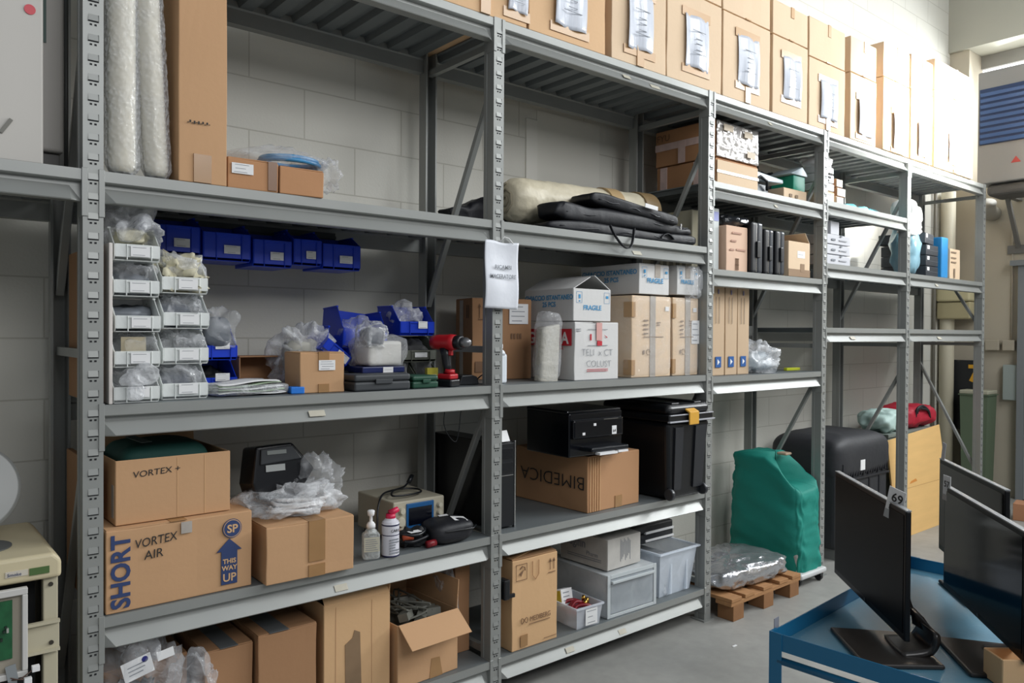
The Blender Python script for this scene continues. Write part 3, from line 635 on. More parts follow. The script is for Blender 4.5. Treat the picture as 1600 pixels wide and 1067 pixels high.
t = thing('yellow_box', 'small yellow and white blister pack behind the cordless drill', 'small box', (1.742, 0.145, A3+0.001), -4)
bx('pack', 0, 0.05, 0, 0.02, 0, 0.072, mat('yellow_card', 'B9AE3C', 0.5, var=0.3, vscale=40), t); bx('window', 0.012, 0.042, -0.002, 0, 0.008, 0.045, mat('pale_blister', 'C9C7B8', 0.2), t)
# cordless drill standing on its battery
t = thing('cordless_drill', 'red and black cordless drill standing on its battery at the shelf edge', 'drill', (1.782, 0.062, A3+0.001), -72)
RED = mat('drill_red', 'B01420', 0.4); GUN = mat('drill_metal', '8A8A8C', 0.35, 0.8)
MB().box(-0.036, 0.042, -0.030, 0.034, 0, 0.030).build('battery', BLK, t, bevel=0.006, seg=3)
MB().box(-0.030, 0.036, -0.027, 0.030, 0.030, 0.052).build('battery_mount', RED, t, bevel=0.006, seg=3)
MB().tube([(0.004, 0, 0.050), (0.000, 0, 0.085), (-0.006, 0, 0.125), (-0.010, 0, 0.155)], [0.019, 0.018, 0.020, 0.024], 14).build('handle', BLK, t, smooth=True)
MB().tube([(0.012, 0, 0.055), (0.014, 0, 0.070)], [0.023, 0.020], 14).build('red_band', RED, t, smooth=True)
MX = Matrix.Rotation(R(90), 4, 'Y')
MB().lathe([(0.014, -0.075), (0.028, -0.070), (0.031, -0.04), (0.031, 0.0), (0.033, 0.02), (0.030, 0.045)], n=22, M=T(0, 0, 0.178) @ MX).build('motor_housing', RED, t, smooth=True)
MB().lathe([(0.029, 0.045), (0.029, 0.068), (0.024, 0.074)], n=22, M=T(0, 0, 0.178) @ MX).build('torque_collar', BLK, t, smooth=True)
MB().lathe([(0.021, 0.072), (0.021, 0.095), (0.012, 0.112), (0.006, 0.114)], n=18, M=T(0, 0, 0.178) @ MX).build('chuck', GUN, t, smooth=True)
MB().box(0.010, 0.026, -0.008, 0.008, 0.125, 0.148).build('trigger', RED, t, bevel=0.003)
t = thing('battery_charger', 'black battery charger with cable lying under the tall brown carton', 'charger', (1.860, 0.085, A3+0.001), -8)
MB().prism([(0.0, 0.0), (0.095, 0.0), (0.085, 0.034), (0.06, 0.042), (0.012, 0.040)], 'y', 0, 0.075).build('charger_body', BLK, t, bevel=0.004)
MB().tube([(0.09, 0.03, 0.012), (0.105, 0.01, 0.035), (0.115, -0.005, 0.045), (0.122, -0.01, 0.020), (0.118, 0.01, 0.004)], 0.003, 6).build('cable', BLK, t, smooth=True)
# tall brown carton and the white canister by the second upright
c = carton('tall_brown_carton', 'large brown carton with white tape strip and an address label behind the second upright', (2.118, 0.345, A3+0.001), -12.5, 0.31, 0.19, 0.375, KRD, tapes=('top',), bulge=0.003)
bx('label_strip', -0.004, -0.0005, 0.10, 0.135, 0.01, 0.37, TAPEG, c)
label_sheet(c, 0.19, 0.26, 0.10, 0.095, lines=4, seed=9)
b = MB()
for x0 in (0.035, 0.058): b.box(x0, x0+0.003, -0.0045, -0.0035, 0.285, 0.345); b.add([(x0-0.006, -0.0045, 0.335), (x0+0.009, -0.0045, 0.335), (x0+0.0015, -0.0045, 0.352)], [(0, 1, 2)])
b.box(0.03, 0.07, -0.0045, -0.0035, 0.278, 0.281)
for x0 in (0.20, 0.215, 0.232, 0.246): b.box(x0, x0+0.009, -0.0045, -0.0035, 0.19, 0.215)
b.box(0.015, 0.052, -0.0045, -0.0040, 0.035, 0.085); b.build('marks_print', INKF, c)
b = MB()
for y0 in (0.050, 0.030): b.box(-0.0045, -0.0035, y0, y0+0.004, 0.285, 0.345)
b.build('marks_print', INK, c)
t = thing('white_canister', 'slim white plastic bottle with cap just right of the second upright', 'bottle', (2.075, 0.090, A3+0.001), 0)
MB().box(-0.036, 0.030, -0.02, 0.022, 0, 0.128).build('bottle_body', mat('milky_plastic', 'DDE3E8', 0.4), t, bevel=0.010, seg=4)
MB().lathe([(0.028, 0.124), (0.022, 0.138), (0.013, 0.146), (0.013, 0.156)], (0, 0, 0), 20).build('bottle_neck', mat('milky_plastic', 'DDE3E8'), t, smooth=True)
MB().lathe([(0.015, 0.150), (0.015, 0.168), (0.013, 0.170)], (0, 0, 0), 20).build('cap', PAPER, t)

# ================================================================ lower shelf of the left bay
c = carton('short_carton', 'large brown carton printed SHORT with a blue THIS WAY UP arrow', (0.527, 0.012, A2+0.001), 0.5, 0.438, 0.40, 0.247, KR, tapes=('top',), tx=0.47)
text(c, 'blue_print', 'SHORT', (0.064, -0.0045, 0.012), (R(90), R(-90), 0), 0.072, INKB, bold=0.0022, sx=0.95)
b = MB(); e = -0.0045
ax, az = 0.363, 0.020
b.prism([(ax-0.026, az), (ax+0.026, az), (ax+0.026, az+0.108), (ax+0.041, az+0.108), (ax, az+0.148), (ax-0.041, az+0.108), (ax-0.026, az+0.108)], 'y', e, e+0.001)
ar = b.build('arrow_print', INKB, c)
for s_, zz, sz in (('THIS', 0.088, 0.021), ('WAY', 0.066, 0.021), ('UP', 0.030, 0.036)): text(c, 'arrow_lettering', s_, (ax, e-0.0008, zz), FRONT, sz, KRL, bold=0.0006, align='CENTER')
b = MB(); b.lathe([(0.031, 0), (0.031, 0.001)], n=32, M=T(0.372, e+0.0005, 0.200) @ Matrix.Rotation(R(90), 4, 'X')); b.build('logo_ring', INKB, c)
b = MB(); b.lathe([(0.0285, 0), (0.0285, 0.001)], n=32, M=T(0.372, e-0.0001, 0.200) @ Matrix.Rotation(R(90), 4, 'X')); b.build('logo_rim', KRL, c)
b = MB(); b.lathe([(0.0265, 0), (0.0265, 0.001)], n=32, M=T(0.372, e-0.0007, 0.200) @ Matrix.Rotation(R(90), 4, 'X')); b.build('logo_disc', INKB, c)
text(c, 'logo_lettering', 'SP', (0.372, e-0.0022, 0.1875), FRONT, 0.036, KRL, bold=0.0008, align='CENTER')
text(c, 'pen_writing', 'VORTEX', (0.078, e, 0.184), (R(90), R(-4), 0), 0.038, INK, sx=0.84, shear=0.15)
text(c, 'pen_writing', 'AIR', (0.105, e, 0.146), (R(90), R(-3), 0), 0.038, INK, sx=0.95, shear=0.1)
MB().box(0.212, 0.245, -0.006, -0.0045, 0.208, 0.244).build('torn_tape', TAPEG, c)
c = open_carton('vortex_carton', 'open brown carton marked VORTEX + lying on the SHORT carton', (0.560, 0.044, A2+0.253), 0.5, 0.345, 0.36, 0.196, KR, flaps=[('back', 10, 0.08)])
text(c, 'pen_writing', 'VORTEX +', (0.048, -0.0012, 0.140), (R(90), R(-3), 0), 0.027, INK, sx=1.10, shear=0.1)
b = MB()
for x0 in (0.178, 0.262): b.box(x0, x0+0.0018, -0.0010, 0.0, 0.004, 0.190)
b.build('crease', KRL, c); bx('label', -0.0012, 0, 0.02, 0.045, 0.02, 0.12, TAPEG, c)
t = thing('green_cover', 'dark green folded cover with a grey label filling the open VORTEX + carton', 'fabric cover', (0.568, 0.052, A2+0.261), 0)
blob(0.285, 0.29, 0.225, 15, 44, 26, 0.03, 7, 0.45, 0.4, 0.02).build('fabric', mat('dark_green_cloth', '17463F', 0.75, bump=0.3, bscale=14), t, smooth=True, loc=(0.160, 0.175, 0))
MB().box(0, 0.035, 0, 0.09, 0, 0.001).build('grey_label', mat('grey_label', '5F6A66', 0.6), t, loc=(0.075, 0.03, 0.232), rot=(R(8), R(0), R(20)))
c = carton('plain_carton', 'plain square brown carton with wide vertical tape at the shelf edge below the black part', (0.997, -0.028, A2+0.001), -1, 0.318, 0.34, 0.190, KR, tapes=('top', 'front', 'low'), tw=0.060, tdrop=0.72, tx=0.56)
t = thing('black_housing', 'angular black plastic housing with two grey labels standing in a clear bag', 'plastic part', (1.005, 0.10, A2+0.197), 0, tilt=(R(-8), R(0), R(0)))
MB().prism([(0.02, 0.045), (0.0, 0.12), (0.02, 0.245), (0.155, 0.250), (0.235, 0.150), (0.150, 0.040), (0.09, 0.030)], 'y', 0.0, 0.13).build('housing', mat('glossy_black', '0B0C10', 0.25), t, bevel=0.010, seg=3)
MB().prism([(0.03, 0.18), (0.035, 0.235), (0.150, 0.240), (0.185, 0.190)], 'y', -0.008, 0.002).build('upper_facet', mat('grey_black', '2B2E31', 0.4), t, bevel=0.004)
MB().box(0.055, 0.125, -0.011, -0.008, 0.214, 0.228).build('label', mat('dim_label', '7B807D', 0.5), t); MB().box(0.05, 0.12, -0.005, -0.002, 0.155, 0.178).build('label', mat('dim_label2', '9A9D9B', 0.5), t)
t = loose_bag('cable_bag', 'crumpled clear bag with white cables spread over the plain square carton', (1.15, 0.105, A2+0.197), 0.34, 0.20, 0.095, 71, FILMD, ridge=0.6, inner=None)
for k in range(4):
    pts = [(0.10*math.cos(a*0.5+k)+0.01*k, 0.055*math.sin(a*0.5+k)-0.01, 0.020+0.012*k+0.004*math.sin(a)) for a in range(13)]
    MB().tube(pts, 0.006, 7).build('white_cable', PAPER, t, smooth=True)
blob(0.16, 0.08, 0.13, 72, 40, 26, 0.45, 14, ridge=0.6, flat=False).build('bag_tail', FILM, t, smooth=True, loc=(0.10, 0.04, 0.03))
# pump bottle and spray can
t = thing('pump_bottle', 'clear hand gel bottle with a white pump at the shelf edge', 'bottle', (1.420, 0.030, A2+0.001), -20)
GEL = film('clear_bottle', (0.88, 0.93, 0.92, 1), dens=0.30, rough=0.08, fold=0.55)
MB().box(-0.032, 0.032, -0.022, 0.022, 0.0, 0.100).build('bottle_body', GEL, t, bevel=0.012, seg=4)
MB().lathe([(0.027, 0.097), (0.020, 0.108), (0.013, 0.114), (0.013, 0.120)], n=24).build('bottle_neck', GEL, t, smooth=True)
MB().box(-0.029, 0.029, -0.0235, -0.0225, 0.032, 0.085).build('label', mat('cream_label', 'BDBAA8', 0.5, var=0.1, vscale=40), t); b = MB()
for k in range(6): b.box(-0.024, 0.022-0.004*(k % 3), -0.0242, -0.0236, 0.038+k*0.0075, 0.040+k*0.0075)
b.build('print_lines', INKGR, t)
MB().lathe([(0.0165, 0.116), (0.0165, 0.128), (0.011, 0.136), (0.006, 0.140), (0.0055, 0.158), (0.012, 0.162), (0.014, 0.178), (0.011, 0.181)], n=22).build('pump', PAPER, t, smooth=True)
t = thing('spray_can', 'white spray can with a red nozzle cap beside the pump bottle', 'spray can', (1.500, 0.024, A2+0.001), 0)
MB().lathe([(0.030, 0.0), (0.033, 0.004), (0.033, 0.122), (0.030, 0.128)], n=32).build('can', mat('can_white', 'D4D4DC', 0.3), t, smooth=False)
MB().lathe([(0.0335, 0.001), (0.0335, 0.006)], n=32).build('blue_ring', mat('ring_navy', '1C1E44', 0.4), t); MB().lathe([(0.0335, 0.080), (0.0335, 0.083)], n=32).build('blue_ring', mat('ring_navy', '1C1E44'), t)
MB().lathe([(0.0335, 0.116), (0.0335, 0.121)], n=32).build('blue_ring', mat('ring_navy', '1C1E44'), t); MB().lathe([(0.033, 0.121), (0.030, 0.130), (0.022, 0.136), (0.020, 0.142)], n=32).build('shoulder', mat('can_white', 'D4D4DC'), t)
MB().tube([(0, 0, 0.138), (0, 0, 0.158)], [0.020, 0.017], 16).build('cap', mat('cap_red', 'C8204A', 0.4), t, smooth=True); MB().tube([(-0.004, 0, 0.158), (0.030, -0.004, 0.172)], [0.014, 0.010], 14).build('nozzle', mat('cap_red', 'D03055'), t, smooth=True)
b = MB(); rd = random.Random(2)
for k in range(6): b.box(-0.022, rd.uniform(0.0, 0.02), -0.0345, -0.032, 0.015+k*0.010, 0.019+k*0.010)
b.build('print_lines', INKGR, t); text(t, 'print', 'CARE', (-0.018, -0.0345, 0.095), FRONT, 0.015, INK)
# bench instrument
t = thing('bench_instrument', 'beige bench power supply with a blue display panel and knobs', 'instrument', (1.592, 0.150, A2+0.001), 0)
BEI = mat('instrument_beige', 'B9B29E', 0.5, var=0.04)
MB().box(0, 0.245, 0.006, 0.30, 0.012, 0.162).build('case', BEI, t, bevel=0.006, seg=3)
MB().box(0.058, 0.190, 0.0, 0.008, 0.030, 0.150).build('blue_panel', mat('panel_blue', '1D5C94', 0.4), t, bevel=0.003); MB().box(0.068, 0.178, -0.002, 0.001, 0.062, 0.132).build('display', mat('display_dark', '0A0D18', 0.15), t)
for x0 in (0.085, 0.118, 0.150): MB().box(x0, x0+0.013, -0.004, 0.001, 0.040, 0.050).build('button', PAPER, t, bevel=0.001)
for x0, z0, r_ in ((0.035, 0.125, 0.014), (0.030, 0.082, 0.020), (0.216, 0.128, 0.011), (0.216, 0.096, 0.011)):
    MB().lathe([(r_, 0.0), (r_, 0.010), (r_*0.8, 0.018)], n=22, M=T(x0, 0.006, z0) @ Matrix.Rotation(R(90), 4, 'X')).build('knob', mat('knob_beige', 'C9C3AF', 0.4), t)
for x0, c_ in ((0.025, 'B02020'), (0.216, '202020')): MB().lathe([(0.006, 0), (0.006, 0.008)], n=14, M=T(x0, 0.006, 0.045) @ Matrix.Rotation(R(90), 4, 'X')).build('terminal', mat('terminal_'+('red' if c_[0] == 'B' else 'black'), c_, 0.4), t)
for x0 in (0.02, 0.205):
    for y0 in (0.02, 0.26): bx('foot', x0, x0+0.02, y0, y0+0.02, 0, 0.013, BLK, t)
t = thing('power_cable', 'black mains cable coiled on top of the beige instrument and hanging down its side', 'cable', (1.592, 0.150, A2+0.168), 0)
pts = [(-0.075, 0.02, -0.150), (-0.060, 0.03, -0.10), (-0.045, 0.05, -0.03), (-0.005, 0.09, 0.010), (0.06, 0.14, 0.012), (0.14, 0.16, 0.010), (0.19, 0.13, 0.008), (0.17, 0.07, 0.008), (0.10, 0.05, 0.008), (0.03, 0.06, 0.010), (0.06, 0.11, 0.018), (0.13, 0.14, 0.022), (0.18, 0.17, 0.040)]
def smooth_path(p, n=6):
    out = []; P_ = [Vector(q) for q in p]; P_ = [P_[0]]+P_+[P_[-1]]
    for i in range(1, len(P_)-2):
        for k in range(n):
            u = k/n; a, b_, c_, d_ = P_[i-1], P_[i], P_[i+1], P_[i+2]
            out.append(0.5*((2*b_)+(c_-a)*u+(2*a-5*b_+4*c_-d_)*u*u+(3*b_-a-3*c_+d_)*u**3))
    return out+[P_[-2]]
MB().tube(smooth_path(pts), 0.0042, 8).build('cord', BLK, t, smooth=True); MB().tube([(0.17, 0.165, 0.032), (0.195, 0.178, 0.058)], [0.010, 0.009], 10).build('plug', BLK, t, smooth=True)
t = thing('black_case', 'rounded black fabric case with white labels at the shelf corner', 'soft case', (1.70, 0.002, A2+0.001), -4)
blob(0.205, 0.16, 0.088, 19, 48, 28, 0.05, 7, 0.55, 0.6, 0.05).build('case_body', NYL, t, smooth=True, loc=(0.085, 0.075, 0))
MB().box(0, 0.060, 0, 0.050, 0, 0.0015).build('label', PAPER, t, loc=(0.095, 0.03, 0.087), rot=(R(6), R(7), R(-8))); MB().box(0, 0.04, 0, 0.02, 0, 0.0015).build('label', PAPER, t, loc=(0.065, 0.10, 0.092), rot=(0, R(-2), R(-8)))
MB().tube([(-0.005, 0.03, 0.055), (0.04, -0.008, 0.056), (0.16, -0.010, 0.056), (0.198, 0.03, 0.055)], 0.003, 6).build('zip', BLK, t, smooth=True)
t = thing('test_leads', 'tangle of black leads with red and orange plugs lying before the beige instrument', 'cable', (1.575, 0.030, A2+0.001), 0)
rd = random.Random(12); pts = [(0.055+0.05*math.cos(k*1.1)+rd.uniform(-0.01, 0.01), 0.035+0.030*math.sin(k*1.1)+rd.uniform(-0.01, 0.01), 0.012+0.004*k % 0.05+rd.uniform(0, 0.012)) for k in range(16)]
MB().tube(smooth_path(pts), 0.007, 8).build('leads', BLK, t, smooth=True)
MB().tube([(0.085, -0.012, 0.014), (0.125, -0.010, 0.016)], [0.014, 0.014], 12).build('red_plug', mat('dark_red', '7E1822', 0.4), t, smooth=True)
MB().tube([(0.000, 0.03, 0.045), (0.040, 0.02, 0.050)], [0.012, 0.016], 12).build('orange_plug', mat('burnt_orange', 'A8492A', 0.5), t, smooth=True); bx('paper_tag', 0.02, 0.07, 0.0, 0.03, 0.066, 0.067, PAPER, t)
blob(0.10, 0.07, 0.07, 82, 36, 24, 0.3, 14, ridge=0.4).build('black_pouch', BLKM, t, smooth=True, loc=(0.055, 0.05, 0))

# ================================================================ bottom shelf of the left bay
c = open_carton('alimentazione_carton', 'open carton with outward flap marked ALIMENTAZIONE, full of power adapters', (1.530, 0.018, A1+0.001), 3, 0.292, 0.36, 0.245, KR, flaps=[('front', 128, 0.115), ('right', 4, 0.115), ('back', 8, 0.10)])
text(c, 'pen_writing', 'ALIMENTAZIONE', (0.045, -0.0015, 0.165), (R(90), R(-3), 0), 0.026, INK, bold=0.0005, sx=1.0)
MB().prism([(0.150, 0.0), (0.215, 0.0), (0.200, 0.075), (0.160, 0.078)], 'y', -0.0015, 0).build('tape', TAPE, c)
t = thing('power_adapters', 'grey and white power adapters with tangled leads inside the ALIMENTAZIONE carton', 'power adapters', (1.55, 0.04, A1+0.012), 3); t['kind'] = 'stuff'
b = MB(); rd = random.Random(5)
for k in range(7):
    b.box(-0.03, 0.03, -0.02, 0.02, -0.015, 0.015, M=T(rd.uniform(0.05, 0.22), rd.uniform(0.06, 0.28), 0.20+rd.uniform(0, 0.035)) @ Matrix.Rotation(rd.uniform(0, 3), 4, 'Z') @ Matrix.Rotation(rd.uniform(-0.5, 0.5), 4, 'X'))
b.box(0.02, 0.25, 0.02, 0.32, 0.0, 0.19)
for k in range(6):
    pts = [(rd.uniform(0.03, 0.24), rd.uniform(0.03, 0.30), 0.20+rd.uniform(0.0, 0.06)) for _ in range(6)]; b.tube(smooth_path(pts, 5), 0.004, 6)
b.build('adapters', mat('adapter_grey', '6E6E66', 0.5, var=0.6, vscale=14), t, smooth=False)
c = open_carton('worn_carton', 'tall worn open carton with brown tape on its front, flaps folded in', (1.245, 0.055, A1+0.001), -2, 0.268, 0.36, 0.375, KRL, flaps=[('front', -38, 0.06), ('back', 30, 0.10), ('right', 6, 0.05)])
MB().prism([(0.085, 0.0), (0.150, 0.0), (0.142, 0.25), (0.120, 0.262), (0.112, 0.235), (0.082, 0.215)], 'y', -0.002, 0).build('tape', mat('grey_brown_tape', '8B7258', 0.3, var=0.15, vscale=20), c)
b = MB()
for x0 in (0.045, 0.19): b.box(x0, x0+0.002, -0.0012, 0, 0.02, 0.36)
b.build('crease', KR, c)
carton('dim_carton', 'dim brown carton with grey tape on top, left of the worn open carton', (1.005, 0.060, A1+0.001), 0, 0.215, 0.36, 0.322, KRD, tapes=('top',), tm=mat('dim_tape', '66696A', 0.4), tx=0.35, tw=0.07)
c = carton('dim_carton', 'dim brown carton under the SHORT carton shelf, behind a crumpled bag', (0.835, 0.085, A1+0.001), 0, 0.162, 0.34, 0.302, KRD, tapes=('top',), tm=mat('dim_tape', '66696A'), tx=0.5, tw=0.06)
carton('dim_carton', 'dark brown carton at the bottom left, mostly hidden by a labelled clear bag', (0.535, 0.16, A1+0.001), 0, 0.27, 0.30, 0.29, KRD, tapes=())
t = loose_bag('labelled_bag', 'glossy clear bag with white printed label and silver parts at the bottom left', (0.625, 0.085, A1+0.001), 0.19, 0.15, 0.40, 91, FILM, ridge=0.5)
o = bx('label', -0.045, 0.040, -0.001, 0.0, -0.03, 0.03, PAPER, t); o.location = (-0.010, -0.082, 0.345); o.rotation_euler = (0, R(-14), 0)
for k in range(3): bx('print_lines', -0.03, 0.01+0.008*k, -0.002, -0.001, -0.015+0.012*k, -0.012+0.012*k, INKGR, o)
MB().lathe([(0.009, 0), (0.009, 0.001)], n=18, M=T(0.022, -0.001, 0.017) @ Matrix.Rotation(R(90), 4, 'X')).build('blue_stamp', mat('stamp_blue', '2A2C78', 0.5), o)
o = bx('label', -0.025, 0.025, -0.001, 0.0, -0.014, 0.014, PAPER, t); o.location = (0.068, -0.078, 0.365); o.rotation_euler = (0, R(-10), 0)
blob(0.13, 0.10, 0.22, 93, 40, 26, 0.3, 18, ridge=0.6).build('silver_parts', mat('foil_silver', 'B8B8BA', 0.25, 0.9), t, smooth=True, loc=(0.0, 0, 0.03))
loose_bag('poly_bag', 'dull crumpled plastic bag peaking in front of the dim cartons', (0.80, 0.045, A1+0.001), 0.13, 0.10, 0.32, 95, FILM, ridge=0.5)
t = loose_bag('bubble_wrapped_item', 'tall bubble-wrapped item between the ALIMENTAZIONE carton and the second upright', (1.848, 0.20, A1+0.001), 0.065, 0.22, 0.40, 97, BUB, ridge=0.2)
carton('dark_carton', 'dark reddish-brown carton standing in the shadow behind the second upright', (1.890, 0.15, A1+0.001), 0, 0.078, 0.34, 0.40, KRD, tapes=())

# ================================================================ middle shelf of the second bay
c = carton('white_carton', 'white carton with red lettering on its side and TELI handwriting on its front', (2.478, 0.040, A3+0.001), -1, 0.288, 0.36, 0.268, KRW, tapes=('top',), tm=TAPEG)
for y0, y1 in ((0.018, 0.345),): bx('red_block', -0.0045, -0.0035, y0, y1, 0.160, 0.238, INKR, c)
for s_, yy in (('A', 0.088), ('M', 0.165), ('I', 0.215), ('G', 0.330)): text(c, 'logo_lettering', s_, (-0.005, yy, 0.170), LEFT, 0.075, PAPER, bold=0.002)
text(c, 'red_print', 'MEDICINA', (-0.005, 0.175, 0.140), LEFT, 0.022, INKR)
text(c, 'pen_writing', 'TELI  x CT', (0.040, -0.0045, 0.115), (R(90), R(1), 0), 0.046, INKGR, sx=1.0, bold=-0.0011); text(c, 'pen_writing', 'COLUST', (0.070, -0.0045, 0.062), (R(90), R(1), 0), 0.044, INKGR, sx=1.0, bold=-0.0011)
MB().box(0.135, 0.172, -0.006, -0.0045, 0.185, 0.268).build('tape', mat('pink_tape', 'D8A8A2', 0.3), c); MB().box(0.140, 0.172, -0.0065, -0.0045, 0.160, 0.182).build('red_print', INKR, c)
b = MB()
for z0 in (0.040, 0.048): b.box(0.075, 0.215, -0.005, -0.004, z0, z0+0.0025)
b.box(0.095, 0.104, -0.005, -0.004, 0.185, 0.215); b.add([(0.185, -0.005, 0.212), (0.21, -0.005, 0.200), (0.205, -0.005, 0.196)], [(0, 1, 2)]); b.build('red_print', INKR, c)
b = MB(); b.box(0.08, 0.21, -0.005, -0.004, 0.236, 0.238); b.box(0.08, 0.21, -0.005, -0.004, 0.160, 0.162)
for z0 in (0.236, 0.227): b.box(0.005, 0.035, -0.005, -0.004, z0, z0+0.003)
b.build('frame_print', INKGR, c)
c = open_carton('ghiaccio_carton', 'open white instant-ice carton with raised flaps on the red-lettered carton', (2.474, 0.046, A3+0.276), -1, 0.245, 0.35, 0.150, KRW, flaps=[('left', -62, 0.125), ('right', -58, 0.125)])
text(c, 'blue_print', 'GHIACCIO ISTANTANEO', (-0.0015, 0.345, 0.100), LEFT, 0.032, INKC, bold=0.0006, sx=0.95); text(c, 'blue_print', '25 PCS', (-0.0015, 0.215, 0.068), LEFT, 0.032, INKC, bold=0.0006)
text(c, 'blue_print', 'FRAGILE', (0.062, -0.0015, 0.052), FRONT, 0.032, INKC, bold=0.0005)
def fragile_marks(c, w, h):
    b = MB(); b.box(0.032, 0.044, -0.0018, -0.0005, h*0.70, h*0.82); b.box(w-0.034, w-0.018, -0.0018, -0.0005, h*0.72, h*0.80); b.box(0.034, 0.042, -0.0018, -0.0005, h*0.60, h*0.64); b.build('blue_marks', INKC, c)
    b = MB()
    for x0 in (0.018, w-0.046):
        for z0 in (h*0.56, h*0.90): b.box(x0, x0+0.035, -0.0012, -0.0005, z0, z0+0.001)
        for x1 in (x0, x0+0.035): b.box(x1, x1+0.001, -0.0012, -0.0005, h*0.56, h*0.90)
    b.build('frame_print', INKC, c)
fragile_marks(c, 0.245, 0.150)
c = carton('ghiaccio_carton', 'closed white instant-ice carton printed FRAGILE on the first film-wrapped carton', (2.932, 0.050, A3+0.418), 0, 0.232, 0.41, 0.150, KRW, tapes=('top', 'front'), tm=TAPEG, tw=0.042, tdrop=0.42, tx=0.60)
text(c, 'blue_print', 'GHIACCIO ISTANTANEO', (-0.0045, 0.395, 0.100), LEFT, 0.034, INKC, bold=0.0006); text(c, 'blue_print', '25 PCS', (-0.0045, 0.235, 0.064), LEFT, 0.034, INKC, bold=0.0006)
text(c, 'blue_print', 'FRAGILE', (0.055, -0.0048, 0.058), FRONT, 0.034, INKC, bold=0.0006); fc = thing; fragile_marks(c, 0.232, 0.150)
for ch in c.children:
    if ch.name.startswith(('blue_marks', 'frame_print')): ch.location.y = -0.0035
c = carton('ghiaccio_carton', 'white FRAGILE carton partly wrapped in film beside the third upright', (3.230, 0.050, A3+0.425), 0, 0.182, 0.34, 0.150, KRW, tapes=('top', 'front'), tm=TAPEG, tw=0.038, tdrop=0.42, tx=0.48)
text(c, 'blue_print', 'FRAGILE', (0.028, -0.0048, 0.058), FRONT, 0.030, INKC, bold=0.0005); fragile_marks(c, 0.232, 0.150)
for ch in c.children:
    if ch.name.startswith(('blue_marks', 'frame_print')): ch.location.y = -0.0035; ch.scale = (0.77, 1, 1)
blob(0.11, 0.05, 0.16, 99, 40, 26, 0.2, 14, 0.5, 0.5, 0.5, flat=False).build('film_wrap', FILM, c, smooth=True, loc=(0.125, -0.005, -0.010))
t = thing('foam_pack', 'tall quilted white foam pack in clear film leaning before the red-lettered carton', 'foam pack', (2.305, 0.075, A3+0.001), -2, tilt=(0, R(3), R(-2)))
def padf(v): return v
nu = 30
b = MB(); vs = []; fs = []
nz_ = 44
for j in range(nz_+1):
    z = 0.265*j/nz_; s_ = 1-0.25*max(0, j/nz_-0.9)*10*0.3
    for i in range(nu):
        a = 2*math.pi*i/nu; cx_ = math.copysign(abs(math.cos(a))**0.35, math.cos(a)); sy_ = math.copysign(abs(math.sin(a))**0.6, math.sin(a))
        q = 1+0.09*noise.noise(Vector((cx_*1.5, sy_*2, z*30)))+0.10*ridged(Vector((cx_*2, sy_, z*45)))*0.5
        vs.append((0.056+0.056*cx_*s_, 0.035+0.030*sy_*q*s_, z+0.012*(1-cx_)*(j/nz_)*-1))
for j in range(nz_):
    for i in range(nu): fs.append((j*nu+i, j*nu+(i+1) % nu, (j+1)*nu+(i+1) % nu, (j+1)*nu+i))
fs.append(tuple(reversed(range(nu)))); fs.append(tuple(nz_*nu+i for i in range(nu)))
b.add(vs, fs).build('foam', mat('quilted_foam', 'C2BEB2', 0.6, var=0.08, vscale=20, bump=0.6, bscale=35), t, smooth=True)
blob(0.12, 0.085, 0.315, 101, 44, 40, 0.03, 10, 0.35, 0.5, 0.12).build('film_sleeve', FILM, t, smooth=True, loc=(0.058, 0.036, 0))
for k, (x, w, l_) in enumerate(((2.882, 0.300, 'left of the pair of tall film-wrapped cartons, under a FRAGILE carton'), (3.200, 0.212, 'right of the pair of tall film-wrapped cartons, beside the third upright'))):
    c = carton('wrapped_carton', l_, (x, 0.052, A3+0.001), 0, w, 0.42, 0.405, KRC, 'tall film-wrapped cartons', tapes=('full', 'top'), tm=TAPEG, tw=0.042, tx=0.52 if k == 0 else 0.58)
    for z0 in (0.012, 0.30):
        MB().box(-0.0045, 0.022, -0.0045, 0.05, z0, z0+0.075).build('corner_tape', mat('corner_tape', 'B9966F', 0.3), c)
    b = MB(); rd = random.Random(k)
    for q in range(4): b.box(w*0.28, w*0.40, -0.0048, -0.004, 0.215+q*0.022, 0.222+q*0.022)
    for q in range(2+k): b.box(w*0.62, w*(0.70+0.02*q), -0.0048, -0.004, 0.260+q*0.012, 0.265+q*0.012)
    b.box(w*0.28, w*0.80, -0.0048, -0.004, 0.200, 0.204); b.box(w*0.27, w*0.31, -0.0048, -0.004, 0.115, 0.135); b.build('faint_print', mat('brown_print', '8E7A66', 0.8), c)
    rg = MB()
    rg.tube([(w*0.40+0.014*math.cos(a*math.pi/6), -0.005, 0.125+0.014*math.sin(a*math.pi/6)) for a in range(11)], 0.0015, 6); rg.build('ring_print', mat('brown_print', '8E7A66'), c)
    label_sheet(c, w*(0.84 if k == 0 else 0.78), 0.335, 0.030, 0.022, lines=1)
    if k: label_sheet(c, w*0.72, 0.165, 0.075, 0.125, lines=4, seed=5)
    blob(w*1.03, 0.44, 0.412, 103+k, 60, 36, 0.012, 5, 0.13, 0.16, 0.02).build('film_wrap', film('tight_film', dens=0.10, rough=0.1, fold=0.25), c, smooth=True, loc=(w/2, 0.205, 0))

